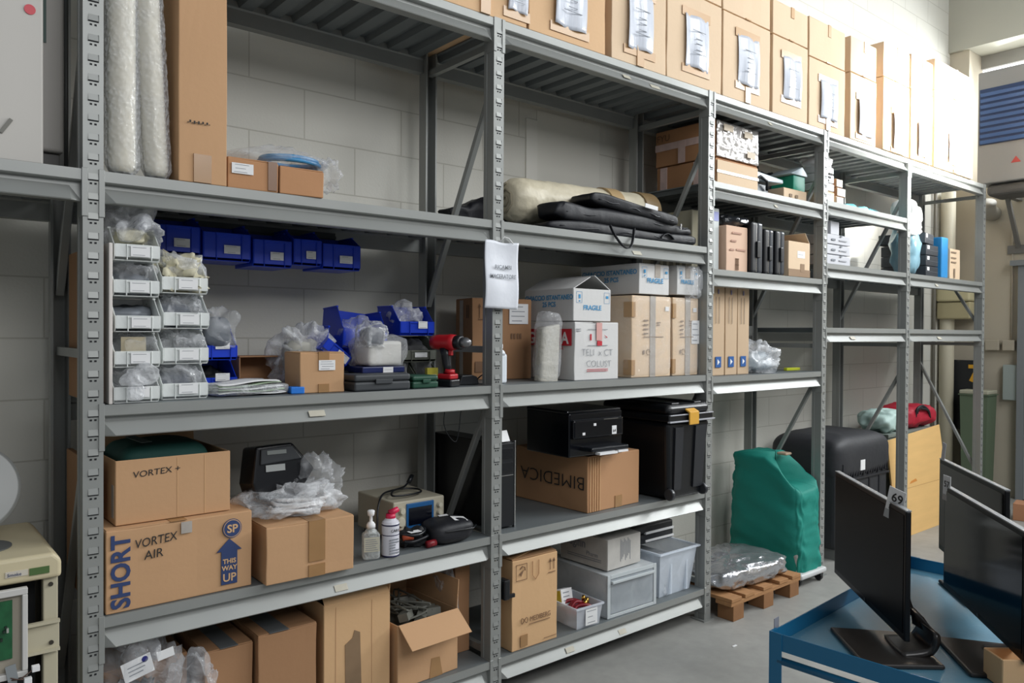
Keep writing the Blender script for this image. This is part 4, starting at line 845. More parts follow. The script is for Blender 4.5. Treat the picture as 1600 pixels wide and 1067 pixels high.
# ================================================================ lower shelf of the second bay
t = thing('computer_tower', 'black computer tower with silver-edged front behind the second upright', 'computer', (2.032, 0.058, A2+0.001), 0)
MB().box(0, 0.108, 0.012, 0.48, 0.004, 0.372).build('case', mat('pc_black', '08090D', 0.35), t, bevel=0.004); MB().box(0.0, 0.108, 0.0, 0.014, 0.008, 0.368).build('front_panel', BLK, t, bevel=0.003)
for x0 in (-0.002, 0.104): MB().box(x0, x0+0.006, -0.003, 0.014, 0.0, 0.376).build('silver_edge', CHROME, t, bevel=0.001)
for z0 in (0.24, 0.30): MB().box(0.012, 0.096, -0.002, 0.001, z0, z0+0.045).build('drive_bay', mat('bay_black', '101217', 0.25), t, bevel=0.001)
MB().box(0.012, 0.096, -0.003, 0.001, 0.228, 0.231).build('silver_line', CHROME, t); bx('sticker', 0.01, 0.02, -0.002, 0.001, 0.12, 0.135, mat('sticker_blue', '3A62B0', 0.4), t)
t = thing('folded_note', 'white folded paper note standing on the computer tower', 'note', (2.065, 0.055, A2+0.3765), 8)
b = MB(); b.add([(0, 0, 0), (0.05, 0, 0), (0.05, 0.02, 0.045), (0, 0.02, 0.045), (0, 0.04, 0), (0.05, 0.04, 0), (0, 0.002, 0), (0.05, 0.002, 0), (0.05, 0.020, 0.042), (0, 0.020, 0.042), (0, 0.038, 0), (0.05, 0.038, 0)], [(0, 1, 2, 3), (3, 2, 5, 4), (7, 6, 9, 8), (8, 9, 10, 11), (0, 3, 4, 10, 9, 6), (1, 7, 8, 11, 5, 2), (0, 6, 7, 1), (4, 5, 11, 10)])
b.build('paper', PAPER, t)
c = carton('bimedica_carton', 'big brown carton lettered BIMEDICA upside down, carrying the black printer', (2.566, 0.036, A2+0.001), 2, 0.375, 0.50, 0.262, mat('kraft_board_warm', 'B78A63', 0.75, var=0.06, vscale=5), tapes=('top', 'low'), tw=0.05, tx=0.58)
text(c, 'side_lettering', 'BIMEDICA', (-0.0045, 0.012, 0.165), (R(90), R(180), R(-90)), 0.090, INK, sx=1.12, bold=-0.0012)
b = MB()
for x0 in (0.012, 0.030, 0.045, 0.062, 0.078): b.box(x0, x0+0.004, -0.005, -0.002, 0.004, 0.256)
b.build('crushed_ridge', KRL, c)
t = thing('printer', 'glossy black inkjet printer with small white labels resting on the BIMEDICA carton', 'printer', (2.445, 0.020, A2+0.270), -2)
GB = mat('printer_black', '090B11', 0.18, spec=0.6)
MB().box(0, 0.345, 0.02, 0.33, 0, 0.205).build('body', GB, t, bevel=0.008, seg=3); MB().box(0.010, 0.335, 0.0, 0.05, 0.085, 0.175).build('control_panel', GB, t, bevel=0.010, seg=3)
MB().box(0.07, 0.31, -0.06, 0.05, 0.028, 0.050).build('output_tray', mat('tray_grey', '1A1D22', 0.25), t, bevel=0.006); MB().box(-0.002, 0.347, 0.03, 0.33, 0.200, 0.215).build('lid', GB, t, bevel=0.006)
MB().box(0.10, 0.215, -0.080, -0.050, 0.018, 0.028).build('paper_stop', PAPER, t); MB().box(0.235, 0.300, -0.065, -0.05, 0.018, 0.028).build('paper_stop', PAPER, t)
for x0, z0 in ((0.065, 0.103), (0.135, 0.142)): bx('white_label', x0, x0+0.016, -0.002, 0, z0, z0+0.012, PAPER, t)
o = bx('number_label', 0.255, 0.285, -0.002, 0, 0.095, 0.135, PAPER, t); text(t, 'number', '64', (0.260, -0.003, 0.105), FRONT, 0.020, INK)
MB().box(0.20, 0.295, -0.002, 0.001, 0.168, 0.171).build('highlight_strip', CHROME, t)
# black storage trunk
t = thing('storage_chest', 'large black plastic storage chest with a yellow latch and small wheels', 'storage box', (3.050, -0.045, A2+0.001), 0)
TB = mat('trunk_black', '0E1014', 0.38, var=0.1, vscale=3); TG = mat('trunk_grey', '24262B', 0.45)
b = MB(); w, d, h = 0.345, 0.46, 0.40
v = [(0.035, 0.02, 0.0), (w-0.035, 0.02, 0.0), (w-0.035, d-0.02, 0), (0.035, d-0.02, 0), (0, 0, h), (w, 0, h), (w, d, h), (0, d, h)]
b.add(v, [(0, 3, 2, 1), (4, 5, 6, 7), (0, 1, 5, 4), (1, 2, 6, 5), (2, 3, 7, 6), (3, 0, 4, 7)]); b.build('body', TB, t, bevel=0.025, seg=4)
MB().box(-0.008, w+0.008, -0.012, d+0.008, h, h+0.035).build('rim', TB, t, bevel=0.006, seg=3)
MB().box(0.0, w, 0.0, d, h+0.030, h+0.085).build('lid', TB, t, bevel=0.030, seg=5)
for x0 in (0.05, 0.235): MB().box(x0, x0+0.06, 0.02, d-0.04, h+0.080, h+0.092).build('lid_rib', TB, t, bevel=0.004)
b = MB(); b.add([(0.060, 0.008, 0.05), (0.115, 0.008, 0.05), (0.115, -0.008, 0.37), (0.050, -0.008, 0.37), (0.060, 0.03, 0.05), (0.115, 0.03, 0.05), (0.115, 0.03, 0.37), (0.050, 0.03, 0.37)], [(0, 1, 2, 3), (4, 7, 6, 5), (0, 4, 5, 1), (1, 5, 6, 2), (2, 6, 7, 3), (3, 7, 4, 0)]); b.build('front_rib', TG, t)
b = MB(); b.add([(0.215, 0.008, 0.05), (0.290, 0.008, 0.05), (0.305, -0.008, 0.37), (0.215, -0.008, 0.37), (0.215, 0.03, 0.05), (0.290, 0.03, 0.05), (0.305, 0.03, 0.37), (0.215, 0.03, 0.37)], [(0, 1, 2, 3), (4, 7, 6, 5), (0, 4, 5, 1), (1, 5, 6, 2), (2, 6, 7, 3), (3, 7, 4, 0)]); b.build('front_rib', TG, t)
MB().box(-0.012, w+0.014, -0.022, -0.004, h-0.004, h+0.004).build('rim_edge', mat('grey_edge', '9C9EA4', 0.3), t, bevel=0.002); MB().box(-0.004, w+0.008, -0.018, -0.006, h+0.030, h+0.036).build('rim_edge', mat('grey_edge', '9C9EA4'), t, bevel=0.002)
b = MB(); b.prism([(-0.030, h-0.018), (-0.022, h-0.022), (-0.020, h+0.040), (0.012, h+0.056), (0.010, h+0.066), (-0.030, h+0.046)], 'x', 0.135, 0.212); b.build('latch', mat('latch_yellow', 'D9A441', 0.4), t, bevel=0.003)
for x0 in (0.030, w-0.045): MB().lathe([(0.026, 0), (0.030, 0.004), (0.030, 0.018), (0.026, 0.022)], n=22, M=T(x0-0.010, 0.012, 0.032) @ Matrix.Rotation(R(90), 4, 'Y')).build('wheel', mat('wheel_grey', '2E3034', 0.4), t, smooth=False)

# ================================================================ bottom shelf of the second bay
c = carton('mediberg_carton', 'upright brown carton printed MEDIBERG with this-way-up arrows, top ajar', (2.090, 0.012, A1+0.001), 0, 0.262, 0.17, 0.388, KRL, tapes=(), seams=False)
MB().box(0, 0.255, 0, 0.16, 0, 0.003).build('flap', KR, c, loc=(0.004, 0.004, 0.390), rot=(R(9), 0, 0)); MB().box(0, 0.13, 0, 0.16, 0, 0.003).build('flap', KRI, c, loc=(0.001, 0.004, 0.392), rot=(0, R(-12), 0))
text(c, 'brand_print', 'MEDIBERG', (0.098, -0.0045, 0.112), (R(90), 0, 0), 0.031, INKF, sx=0.84)
b = MB()
for s_ in (1, -1): b.tube([(0.066+s_*0.012*math.sin(a*math.pi/12)*1.5, -0.005, 0.123+0.013*math.sin(a*math.pi/6)*0.9) for a in range(13)], 0.0014, 5)
b.box(0.094, 0.215, -0.005, -0.004, 0.100, 0.103); b.box(0.18, 0.255, -0.005, -0.004, 0.018, 0.020); b.build('logo_print', INKF, c)
b = MB(); 
for x0, x1, z0, z1 in ((0.018, 0.080, 0.300, 0.302), (0.018, 0.080, 0.368, 0.370), (0.018, 0.020, 0.300, 0.370), (0.078, 0.080, 0.300, 0.370)): b.box(x0, x1, -0.005, -0.004, z0, z1)
b.prism([(0.038, 0.33), (0.062, 0.345), (0.046, 0.316)], 'y', -0.005, -0.004); b.tube([(0.040, -0.005, 0.348), (0.052, -0.005, 0.360), (0.066, -0.005, 0.354), (0.068, -0.005, 0.340)], 0.002, 6)
for x0 in (0.214, 0.236): b.box(x0, x0+0.003, -0.005, -0.004, 0.315, 0.355); b.prism([(x0-0.006, 0.350), (x0+0.009, 0.350), (x0+0.0015, 0.366)], 'y', -0.005, -0.004)
b.box(0.204, 0.246, -0.005, -0.004, 0.302, 0.305); b.build('symbol_print', INKF, c)
b = MB(); b.tube([(0.112, -0.005, 0.372), (0.112, -0.005, 0.310), (0.130, -0.005, 0.290), (0.148, -0.005, 0.310), (0.148, -0.005, 0.372)], 0.0018, 6); b.build('perforation', KR, c)
MB().box(0.045, 0.085, -0.005, -0.0038, 0.012, 0.062).build('tape', TAPE, c)
t = thing('black_clip', 'small black plastic clip hooked beside the MEDIBERG carton on the upright', 'clip', (2.030, -0.012, A1+0.24), 0)
MB().box(0, 0.030, 0, 0.05, 0, 0.085).build('clip_body', BLK, t, bevel=0.005); MB().box(0.024, 0.058, 0.0, 0.012, 0.005, 0.022).build('clip_arm', BLK, t, bevel=0.003)
CLR = film('clear_tray', (0.82, 0.86, 0.93, 1), dens=0.32, rough=0.15, fold=0.5, calm=True); CLR2 = film('frosted_tote', (0.80, 0.87, 0.96, 1), dens=0.38, rough=0.3, fold=0.5, calm=True)
def tub(t, w, d, h, m, taper=0.02, th=0.003, rim=0.012, name='shell'):
    b = MB(); o = [(taper, taper, 0), (w-taper, taper, 0), (w-taper, d-taper, 0), (taper, d-taper, 0), (0, 0, h), (w, 0, h), (w, d, h), (0, d, h)]
    i = [(taper+th, taper+th, th), (w-taper-th, taper+th, th), (w-taper-th, d-taper-th, th), (taper+th, d-taper-th, th), (th, th, h), (w-th, th, h), (w-th, d-th, h), (th, d-th, h)]
    b.add(o+i, [(0, 3, 2, 1), (8, 9, 10, 11), (0, 1, 5, 4), (1, 2, 6, 5), (2, 3, 7, 6), (3, 0, 4, 7), (8, 12, 13, 9), (9, 13, 14, 10), (10, 14, 15, 11), (11, 15, 12, 8), (4, 5, 13, 12), (5, 6, 14, 13), (6, 7, 15, 14), (7, 4, 12, 15)])
    b.build(name, m, t)
    r_ = MB(); r_.box(-rim, w+rim, -rim, 0.002, h-0.008, h+0.002); r_.box(-rim, w+rim, d-0.002, d+rim, h-0.008, h+0.002); r_.box(-rim, 0.002, 0, d, h-0.008, h+0.002); r_.box(w-0.002, w+rim, 0, d, h-0.008, h+0.002)
    r_.build('rim', m, t, bevel=0.002)
t = thing('small_tray', 'small clear tray with a white printed label, holding red and brass fittings', 'storage bin', (2.470, 0.006, A1+0.001), -2)
tub(t, 0.165, 0.21, 0.100, CLR, 0.012, rim=0.006); label_sheet(t, 0.055, 0.012, 0.075, 0.075, lines=3, y=-0.001, seed=4)
b = MB(); rd = random.Random(9)
for k in range(5):
    y0 = rd.uniform(0.05, 0.17); b.tube(smooth_path([(0.02+rd.uniform(0, 0.02), y0, 0.05), (0.06, y0+rd.uniform(-0.02, 0.02), 0.080+rd.uniform(0, 0.02)), (0.11, y0-0.01, 0.085), (0.145, y0-0.03, 0.05)], 5), 0.009, 8)
b.build('red_hoses', mat('hose_red', '7E1420', 0.4), t, smooth=True); t.children[-1]['kind'] = 'stuff'
for x0, y0 in ((0.105, 0.055), (0.135, 0.075), (0.145, 0.11)): MB().lathe([(0.009, 0), (0.011, 0.012), (0.007, 0.026)], n=14, M=T(x0, y0, 0.080)).build('brass_fitting', mat('brass', 'C9A050', 0.25, 1.0), t, smooth=True)
t = thing('small_box', 'tiny white and yellow product box tilted in the back of the small clear tray', 'small box', (2.50, 0.13, A1+0.075), 15, tilt=(R(-14), R(8), R(20)))
MB().box(0, 0.10, 0, 0.04, 0, 0.075).build('box', PAPER, t, bevel=0.001); bx('yellow_end', -0.0015, 0, 0.004, 0.036, 0.004, 0.07, mat('yellow_print', 'B8A030', 0.5), t)
for k in range(3): bx('print_lines', 0.015, 0.07, -0.001, 0, 0.02+k*0.018, 0.024+k*0.018, INKGR, t)
t = thing('drawer_unit', 'translucent plastic drawer box with one drawer, carrying the scuffed white carton', 'drawer unit', (2.688, 0.022, A1+0.001), -1)
FR_ = film('frosted_case', (0.78, 0.82, 0.84, 1), dens=0.45, rough=0.35, fold=0.4, calm=True)
b = MB(); w, d, h = 0.345, 0.42, 0.205
b.box(0, w, 0.0, d, h-0.006, h); b.box(0, w, 0, d, 0, 0.006); b.box(0, 0.005, 0, d, 0.006, h-0.006); b.box(w-0.005, w, 0, d, 0.006, h-0.006); b.box(0.005, w-0.005, d-0.005, d, 0.006, h-0.006); b.build('case', FR_, t, bevel=0.002)
b = MB(); b.box(-0.003, 0.018, -0.006, 0.0, 0, h+0.002); b.box(w-0.018, w+0.003, -0.006, 0, 0, h+0.002); b.box(0.018, w-0.018, -0.006, 0, h-0.018, h+0.002); b.box(0.018, w-0.018, -0.006, 0, 0, 0.016); b.build('front_frame', mat('frame_white', 'BFC5C7', 0.4), t, bevel=0.002)
dr = bx('drawer', 0.020, w-0.020, -0.004, 0.36, 0.018, h-0.020, film('drawer_smoky', (0.55, 0.60, 0.64, 1), dens=0.5, rough=0.25, fold=0.3, calm=True), t, bevel=0.003)
MB().box(0.022, w-0.022, -0.018, -0.004, h-0.040, h-0.028).build('drawer_handle', mat('frame_white', 'BFC5C7'), dr, bevel=0.002)
blob(0.26, 0.28, 0.12, 110, 36, 22, 0.3, 9, 0.6, 0.6, 0.2).build('drawer_contents', mat('mixed_grey', '6B7176', 0.6, var=0.4, vscale=9), dr, smooth=True, loc=(0.17, 0.19, 0.022))
c = open_carton('scuffed_carton', 'small scuffed white carton with faded lettering on the translucent drawer box', (2.728, 0.058, A1+0.213), 2, 0.250, 0.32, 0.150, mat('scuffed_white', 'B9B6B0', 0.8, var=0.22, vscale=14), flaps=[('front', -86, 0.10), ('back', -80, 0.08)])
text(c, 'side_print', 'Mugifin', (-0.0015, 0.30, 0.085), LEFT, 0.060, INKGR, sx=0.9, bold=0.001); text(c, 'side_print', 'Pharm', (-0.0015, 0.14, 0.052), LEFT, 0.030, INKGR)
b = MB()
for z0 in (0.040, 0.030): b.box(-0.0018, -0.0008, 0.04, 0.27, z0, z0+0.003)
for k in range(9): b.box(0.095+k*0.009, 0.098+k*0.009, -0.0014, -0.0004, 0.03+0.01*(k % 4), 0.140-0.008*(k % 3))
b.build('scuff_marks', INKGR, c)
t = thing('clear_tote', 'tall clear plastic tote with rolled rim and grey panels inside', 'storage box', (3.088, 0.030, A1+0.001), 0)
tub(t, 0.305, 0.42, 0.235, CLR2, 0.028, rim=0.014)
for x0 in (0.095, 0.225): MB().prism([(x0, 0.01), (x0+0.012, 0.01), (x0+0.014, 0.225), (x0-0.002, 0.225)], 'y', 0.008, 0.02).build('corner_rib', CLR2, t)
MB().box(0.125, 0.205, 0.05, 0.30, 0.01, 0.185).build('grey_panel', mat('panel_grey', '8B9094', 0.4), t); blob(0.12, 0.14, 0.16, 111, 34, 22, 0.35, 14, ridge=0.5).build('poly_bag', FILM, t, smooth=True, loc=(0.09, 0.12, 0.006)); MB().box(0.22, 0.27, 0.06, 0.3, 0.01, 0.13).build('grey_panel', mat('panel_grey', '8B9094'), t)
t = thing('flat_scanner', 'flat black device with white stripes lying behind and above the clear tote', 'printer', (3.075, 0.478-0.22, A1+0.001), 0)
t.location = (3.02, 0.20, A1+0.2395)
MB().box(0.0, 0.385, 0.0, 0.30, 0.055, 0.100).build('lid', BLK, t, bevel=0.010); MB().box(0.01, 0.385, 0.0, 0.30, 0.0, 0.050).build('base', mat('dark_grey_plastic', '202226', 0.4), t, bevel=0.006)
for z0 in (0.050, 0.008): MB().box(0.15, 0.385, -0.006, 0.01, z0, z0+0.012).build('white_stripe', PAPER, t, bevel=0.002)
# note hanging from the second upright
t = thing('hanging_sign', 'white paper sign reading RICAMBI MACERATORE hanging on the second upright', 'sign', (1.905, -0.024, 1.640), 0)
def sg(u, v): return (0.0+u*0.178, -0.004*math.sin(u*5+v*2)-0.005*math.sin(v*6), v*0.275-0.004*u+0.003*math.sin(u*8)*(v > 0.9))
sheet(20, 24, sg, 0.0012).build('paper', mat('sign_paper', 'DADDE4', 0.45, bump=0.5, bscale=7), t, smooth=True)
text(t, 'lettering', 'RICAMBI', (0.092, -0.0054, 0.160), FRONT, 0.0245, INKGR, align='CENTER', sx=0.95, bold=0.0002); text(t, 'lettering', 'MACERATORE', (0.090, -0.0084, 0.122), FRONT, 0.0245, INKGR, align='CENTER', sx=0.86, bold=0.0002)
MB().tube([(0.085, 0.010, 0.272), (0.105, 0.004, 0.295), (0.125, 0.0, 0.290), (0.145, -0.004, 0.268)], 0.0025, 6).build('tie', PAPER, t, smooth=True)

# ================================================================ third bay, upper shelves
c = carton('taped_carton', 'flat tan carton with clear shiny tape seam under the film-wrapped carton of the third bay', (3.610, 0.085, B4+0.001), 0, 0.405, 0.42, 0.158, KRO, tapes=(), bulge=0.006)
bx('front_panel', 0.004, 0.401, -0.006, -0.002, 0.004, 0.150, KRC, c); bx('clear_tape', -0.002, 0.407, -0.009, -0.006, 0.078, 0.094, mat('shiny_tape', 'D9CDB8', 0.15), c)
for y0 in (0.10, 0.34): bx('pink_tape', -0.006, -0.0035, y0, y0+0.05, 0, 0.158, TAPEP, c)
c = carton('foil_wrapped_carton', 'carton wrapped in glaring silver film with pink tape on its side in the third bay', (3.605, 0.090, B4+0.168), 0, 0.415, 0.42, 0.205, KRO, tapes=(), bulge=0.005)
MB().box(-0.006, -0.0035, 0.0, 0.42, 0.090, 0.130).build('pink_tape', TAPEP, c); MB().box(-0.007, -0.006, 0.20, 0.25, 0.0, 0.130).build('pink_tape', TAPEP, c)
text(c, 'side_print', 'FYU', (-0.006, 0.41, 0.145), LEFT, 0.055, INKF)
def ff(u, v): return (0.003+u*0.409, -0.010+0.006*noise.noise(Vector((u*12, v*9, 1)))+0.002*noise.noise(Vector((u*34, v*26, 4))), 0.002+v*0.200)
sheet(60, 40, ff, 0.002).build('silver_film', mat('silver_film', 'CFCBC8', 0.22, 0.25, var=0.14, vscale=9, spec=0.9), c, smooth=True)
for x0, z0, w_ in ((0.05, 0.15, 0.09), (0.25, 0.14, 0.08), (0.28, 0.03, 0.08)): bx('label', x0, x0+w_, -0.024, -0.022, z0, z0+0.035, mat('beige_patch', 'C9B9A2', 0.6), c)
t = thing('grey_device', 'grey moulded device with pale slanted hood and dark handle behind the foil-wrapped carton', 'device', (4.06, 0.16, B4+0.001), 0)
MB().box(0, 0.20, 0.0, 0.28, 0.0, 0.10).build('housing', mat('device_grey', '5D646A', 0.4), t, bevel=0.015, seg=3); MB().prism([(-0.01, 0.105), (0.33, 0.120), (0.33, 0.145), (-0.01, 0.165)], 'y', -0.02, 0.28).build('hood', mat('hood_pale', 'A9B6BC', 0.35), t, bevel=0.006)
MB().tube([(0.02, -0.012, 0.10), (0.06, -0.03, 0.13), (0.13, -0.03, 0.11), (0.16, -0.012, 0.06)], 0.009, 8).build('handle', BLK, t, smooth=True)
t = loose_bag('folded_bundle', 'dark bundle of folded black bags standing at the back of the third bay', (4.47, 0.40, B4+0.001), 0.36, 0.16, 0.24, 120, mat('black_foil', '22262E', 0.3, bump=0.6, bscale=20), ridge=0.3, cat='bundle')
c = carton('beige_carton', 'low pale carton with faint print under the green box in the third bay', (4.33, 0.10, B4+0.001), 0, 0.27, 0.22, 0.085, KRC, tapes=())
b = MB(); b.box(0.06, 0.09, -0.005, -0.0035, 0.035, 0.055); b.box(0.13, 0.16, -0.005, -0.0035, 0.035, 0.055); b.build('faint_print', mat('brown_print', '8E7A66'), c)
t = thing('green_box', 'small green plastic box with a pale peaked lid beside the fourth upright', 'box', (4.47, 0.22, B4+0.001), 0); t.location = (4.50, 0.135, B4+0.088)
MB().box(0, 0.14, 0, 0.16, 0.0, 0.105).build('box_body', mat('teal_green', '1E8C72', 0.4), t, bevel=0.004); MB().prism([(-0.05, 0.107), (0.15, 0.107), (0.15, 0.12), (0.09, 0.165), (0.02, 0.135)], 'y', -0.01, 0.17).build('lid', mat('hood_pale', 'A9B6BC'), t, bevel=0.003)
# middle shelf of the third bay
t = thing('beige_panel_unit', 'beige ribbed electronics unit seen behind the third upright above the cartons', 'device', (3.500, 0.16, B3+0.001), 0)
MB().box(0, 0.10, 0.0, 0.36, 0.0, 0.34).build('housing', mat('cream_plastic', 'CFC8AE', 0.5), t, bevel=0.006); b = MB()
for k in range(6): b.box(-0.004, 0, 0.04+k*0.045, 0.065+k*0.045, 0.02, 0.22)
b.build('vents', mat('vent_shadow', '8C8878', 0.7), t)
t = thing('slim_unit', 'narrow white unit with a lilac square near its top, beside the third upright', 'device', (3.560, 0.070, B3+0.001), 0)
MB().box(0, 0.062, 0.0, 0.05, 0.0, 0.345).build('panel', mat('cool_white', 'CBD0CF', 0.5), t, bevel=0.004); bx('lilac_square', 0.008, 0.055, -0.002, 0.001, 0.275, 0.325, mat('lilac', '8F95CC', 0.5), t)
c = carton('pinkish_carton', 'pale pinkish carton with faint print under a black pouch in the third bay', (3.640, 0.035, B3+0.001), 0, 0.205, 0.25, 0.252, mat('pink_kraft', 'D9B79E', 0.75, var=0.04), tapes=(), bulge=0.003)
b = MB()
for z0, x0, x1 in ((0.21, 0.05, 0.14), (0.165, 0.04, 0.09), (0.115, 0.03, 0.07), (0.118, 0.09, 0.18)): b.box(x0, x1, -0.005, -0.0035, z0, z0+0.010)
b.build('faint_print', mat('pink_print', 'B48E7C', 0.8), c)
b = MB()
for k in range(4): b.box(0.086+0.008*k, 0.090+0.008*k, -0.005, -0.0035, 0.008, 0.072)
b.box(0.083, 0.117, -0.005, -0.0035, 0.070, 0.074); b.box(0.083, 0.117, -0.005, -0.0035, 0.036, 0.040); b.build('stripe_mark', INKF, c)
loose_bag('glossy_pouch', 'glossy black pouch in clear film lying on the pale pinkish carton', (3.775, 0.13, B3+0.257), 0.25, 0.20, 0.065, 130, mat('glossy_film_black', '2A2C30', 0.15, bump=0.5, bscale=14), ridge=0.3, cat='pouch')
for k, (x, y, w, h, l_) in enumerate(((3.852, 0.010, 0.118, 0.292, 'leftmost and tallest, beside the pinkish carton'), (3.985, 0.010, 0.098, 0.262, 'middle one of the three'), (4.098, 0.006, 0.100, 0.262, 'rightmost, beside the labelled carton'))):
    t = thing('upright_case', 'black hard case standing on edge, '+l_, 'hard case', (x, y, B3+0.001), 0, 'black cases standing on edge in the third bay')
    hc = mat('case_black', '15171B', 0.45); MB().box(0, w*0.46, 0, 0.34, 0, h).build('shell', hc, t, bevel=0.014, seg=4); MB().box(w*0.50, w*0.96, 0, 0.34, 0, h).build('shell', mat('case_side_grey', '3B3F45', 0.3), t, bevel=0.014, seg=4)
    MB().box(w*0.46, w*0.50, 0.006, 0.33, 0.006, h-0.006).build('seam', CHROME, t)
    MB().box(w*0.35, w*0.62, -0.010, 0.002, h*0.30, h*0.62).build('handle', BLK, t, bevel=0.003)
c = open_carton('labelled_carton', 'tan carton with white label, brown taped base and raised flap beside the fourth upright', (4.222, 0.000, B3+0.001), 0, 0.245, 0.30, 0.212, KRC, flaps=[('front', -96, 0.09), ('back', -15, 0.10), ('right', -40, 0.08)])
label_sheet(c, 0.10, 0.115, 0.085, 0.042, lines=1, y=-0.001); MB().box(-0.001, 0.246, -0.0015, 0, 0.001, 0.045).build('tape', mat('brown_grey_tape', '9A8068', 0.3), c); MB().box(0.135, 0.180, -0.0025, -0.001, 0.03, 0.080).build('tape', mat('brown_grey_tape', '9A8068'), c)
# lower shelf of the third bay: three tall flat cartons
for k, (x, l_) in enumerate(((3.575, 'leftmost, its brown side showing'), (3.700, 'middle one'), (3.823, 'rightmost, beside a clear bag'))):
    c = carton('tall_flat_carton', 'tall narrow tan carton with a small blue arrow label, '+l_, (x, 0.075+0.002*k, B2+0.001), 0, 0.113, 0.35, 0.515, mat('kraft_greige', 'C2A88A', 0.75, var=0.05), 'three tall narrow cartons with blue labels', tapes=(), bulge=0.002)
    bx('blue_label', 0.025, 0.078, -0.005, -0.0035, 0.045, 0.105, mat('label_blue', '2F5E9E', 0.4), c); b = MB(); b.add([(0.042, -0.006, 0.058), (0.042, -0.006, 0.092), (0.064, -0.006, 0.075)], [(0, 1, 2)]); b.build('white_arrow', PAPER, c)
    bx('faint_print', 0.045, 0.055, -0.005, -0.0035, 0.455, 0.480, mat('lilac_print', '7D7898', 0.6), c)
    for x0 in (0.028, 0.058): bx('faint_print', x0, x0+0.0035, -0.005, -0.0035, 0.29, 0.44, mat('grey_brown_print', 'A39280', 0.7), c)
loose_bag('poly_bag', 'large clear bag with pale parts on the lower shelf right of three narrow cartons', (4.10, 0.17, B2+0.001), 0.33, 0.22, 0.155, 140, FILMD, ridge=0.5, inner=mat('pale_blue_part', '9DA9B0', 0.5))
t = thing('yellow_level', 'small yellow bar lying at the back of the lower shelf by the fourth upright', 'tool', (4.49, 0.16, B2+0.001), 0); bx('bar', 0, 0.16, 0, 0.025, 0, 0.018, mat('bright_yellow', 'C9D22E', 0.5), t, bevel=0.003)
t = thing('dark_tray', 'long dark tray lying behind the small yellow bar on the lower shelf', 'tray', (4.22, 0.28, B2+0.001), 0); MB().box(0, 0.36, 0, 0.20, 0, 0.03).build('tray_body', mat('dark_tray', '2B2C2E', 0.6), t, bevel=0.006)
b = MB(); b.box(3.48, 4.62, 0.500, 0.556, 1.590, 1.596); b.prism([(0.500, 1.59), (0.500, 1.53), (0.530, 1.50), (0.540, 1.50), (0.540, 1.59)], 'x', 3.48, 4.62)
b.build('rear_beam', RACK, rack)
t = loose_bag('twisted_bag', 'small twisted bag in film on the rear ledge behind the tall narrow cartons', (4.04, 0.36, B2+0.001), 0.12, 0.10, 0.31, 145, FILM, ridge=0.5, inner=BLKM)

# ================================================================ fourth bay
U4 = 2.396
t = thing('wrapped_packets', 'stack of white and black printed packets tied up beside the fourth upright', 'packets', (4.720, 0.075, U4+0.001), 0)
for k, (z0, h0, m_) in enumerate(((0.0, 0.085, KRC), (0.088, 0.05, PAPER), (0.142, 0.055, PAPER), (0.200, 0.045, PAPER))):
    MB().box(0.002*k, 0.19-0.004*k, 0, 0.16, z0, z0+h0).build('packet', m_, t, bevel=0.008, seg=2)
b = MB(); rd = random.Random(3)
for k in range(5): b.box(0.03+0.02*k, 0.06+0.025*k, -0.002, 0.0, 0.105+0.022*k, 0.117+0.022*k)
b.build('black_print', INK, t); blob(0.18, 0.16, 0.07, 150, 36, 22, 0.4, 16, ridge=0.5).build('crumpled_top', PAPER, t, smooth=True, loc=(0.09, 0.08, 0.24))
label_sheet(t, 0.07, 0.012, 0.10, 0.06, lines=2, y=-0.002)
for k, (x, z, w, h) in enumerate(((4.925, 0.001, 0.095, 0.066), (4.930, 0.068, 0.115, 0.058), (4.920, 0.127, 0.085, 0.055))):
    c = carton('tiny_carton', 'tiny tan and white carton, %s of the stack of three in the fourth bay' % ('bottom', 'middle', 'top')[k], (x, 0.075, U4+z), 0, w, 0.14, h, KRO if k else KRC, 'stack of three tiny cartons in the fourth bay', tapes=(), seams=False, bulge=0.001)
    bx('white_face', 0.004, w-0.002, -0.005, -0.0035, 0.003, h-0.004, mat('offwhite_card', 'D6CFC4', 0.6), c)
for k, (x, l_) in enumerate(((5.42, 'left'), (5.60, 'middle'), (5.745, 'right'))):
    loose_bag('blue_bag', 'small translucent turquoise bag on the upper fourth bay shelf, %s of three' % l_, (x, 0.25, U4+0.001), 0.15, 0.12, 0.085, 160+k, mat('turquoise_film', '6FB4BE', 0.2, bump=0.4, bscale=20), ridge=0.12, amp=0.12, group='turquoise bags on the upper shelf of the fourth bay')
for k in range(3):
    c = carton('white_flat_carton', 'flat white carton, %s of a stack of three in the fourth bay' % ('bottom', 'middle', 'top')[k], (4.685, 0.020, C3+0.001+k*0.066), 0, 0.335, 0.30, 0.061, mat('grey_white_board', 'C4C5CA', 0.6, var=0.03), 'stack of three flat white cartons', tapes=(), seams=False, bulge=0.001)
    bx('faint_print', 0.08, 0.13, -0.005, -0.0035, 0.022, 0.034, INKGR, c); bx('faint_print', 0.18, 0.28, -0.005, -0.0035, 0.024, 0.032, mat('pale_print', 'A9ABB0', 0.6), c)
    bx('tab', 0.19, 0.215, -0.006, -0.0035, 0.05, 0.06, INKGR, c)
c = carton('white_cube_carton', 'small white box standing on the stack of three flat white cartons', (4.815, 0.05, C3+0.202), 0, 0.11, 0.10, 0.088, mat('grey_white_board', 'C4C5CA'), tapes=(), seams=False)
t = thing('fallen_film', 'large sheet of dusty clear film hanging down behind the middle fourth bay shelf', 'plastic sheet', (5.10, 0.40, C3+0.001), 0)
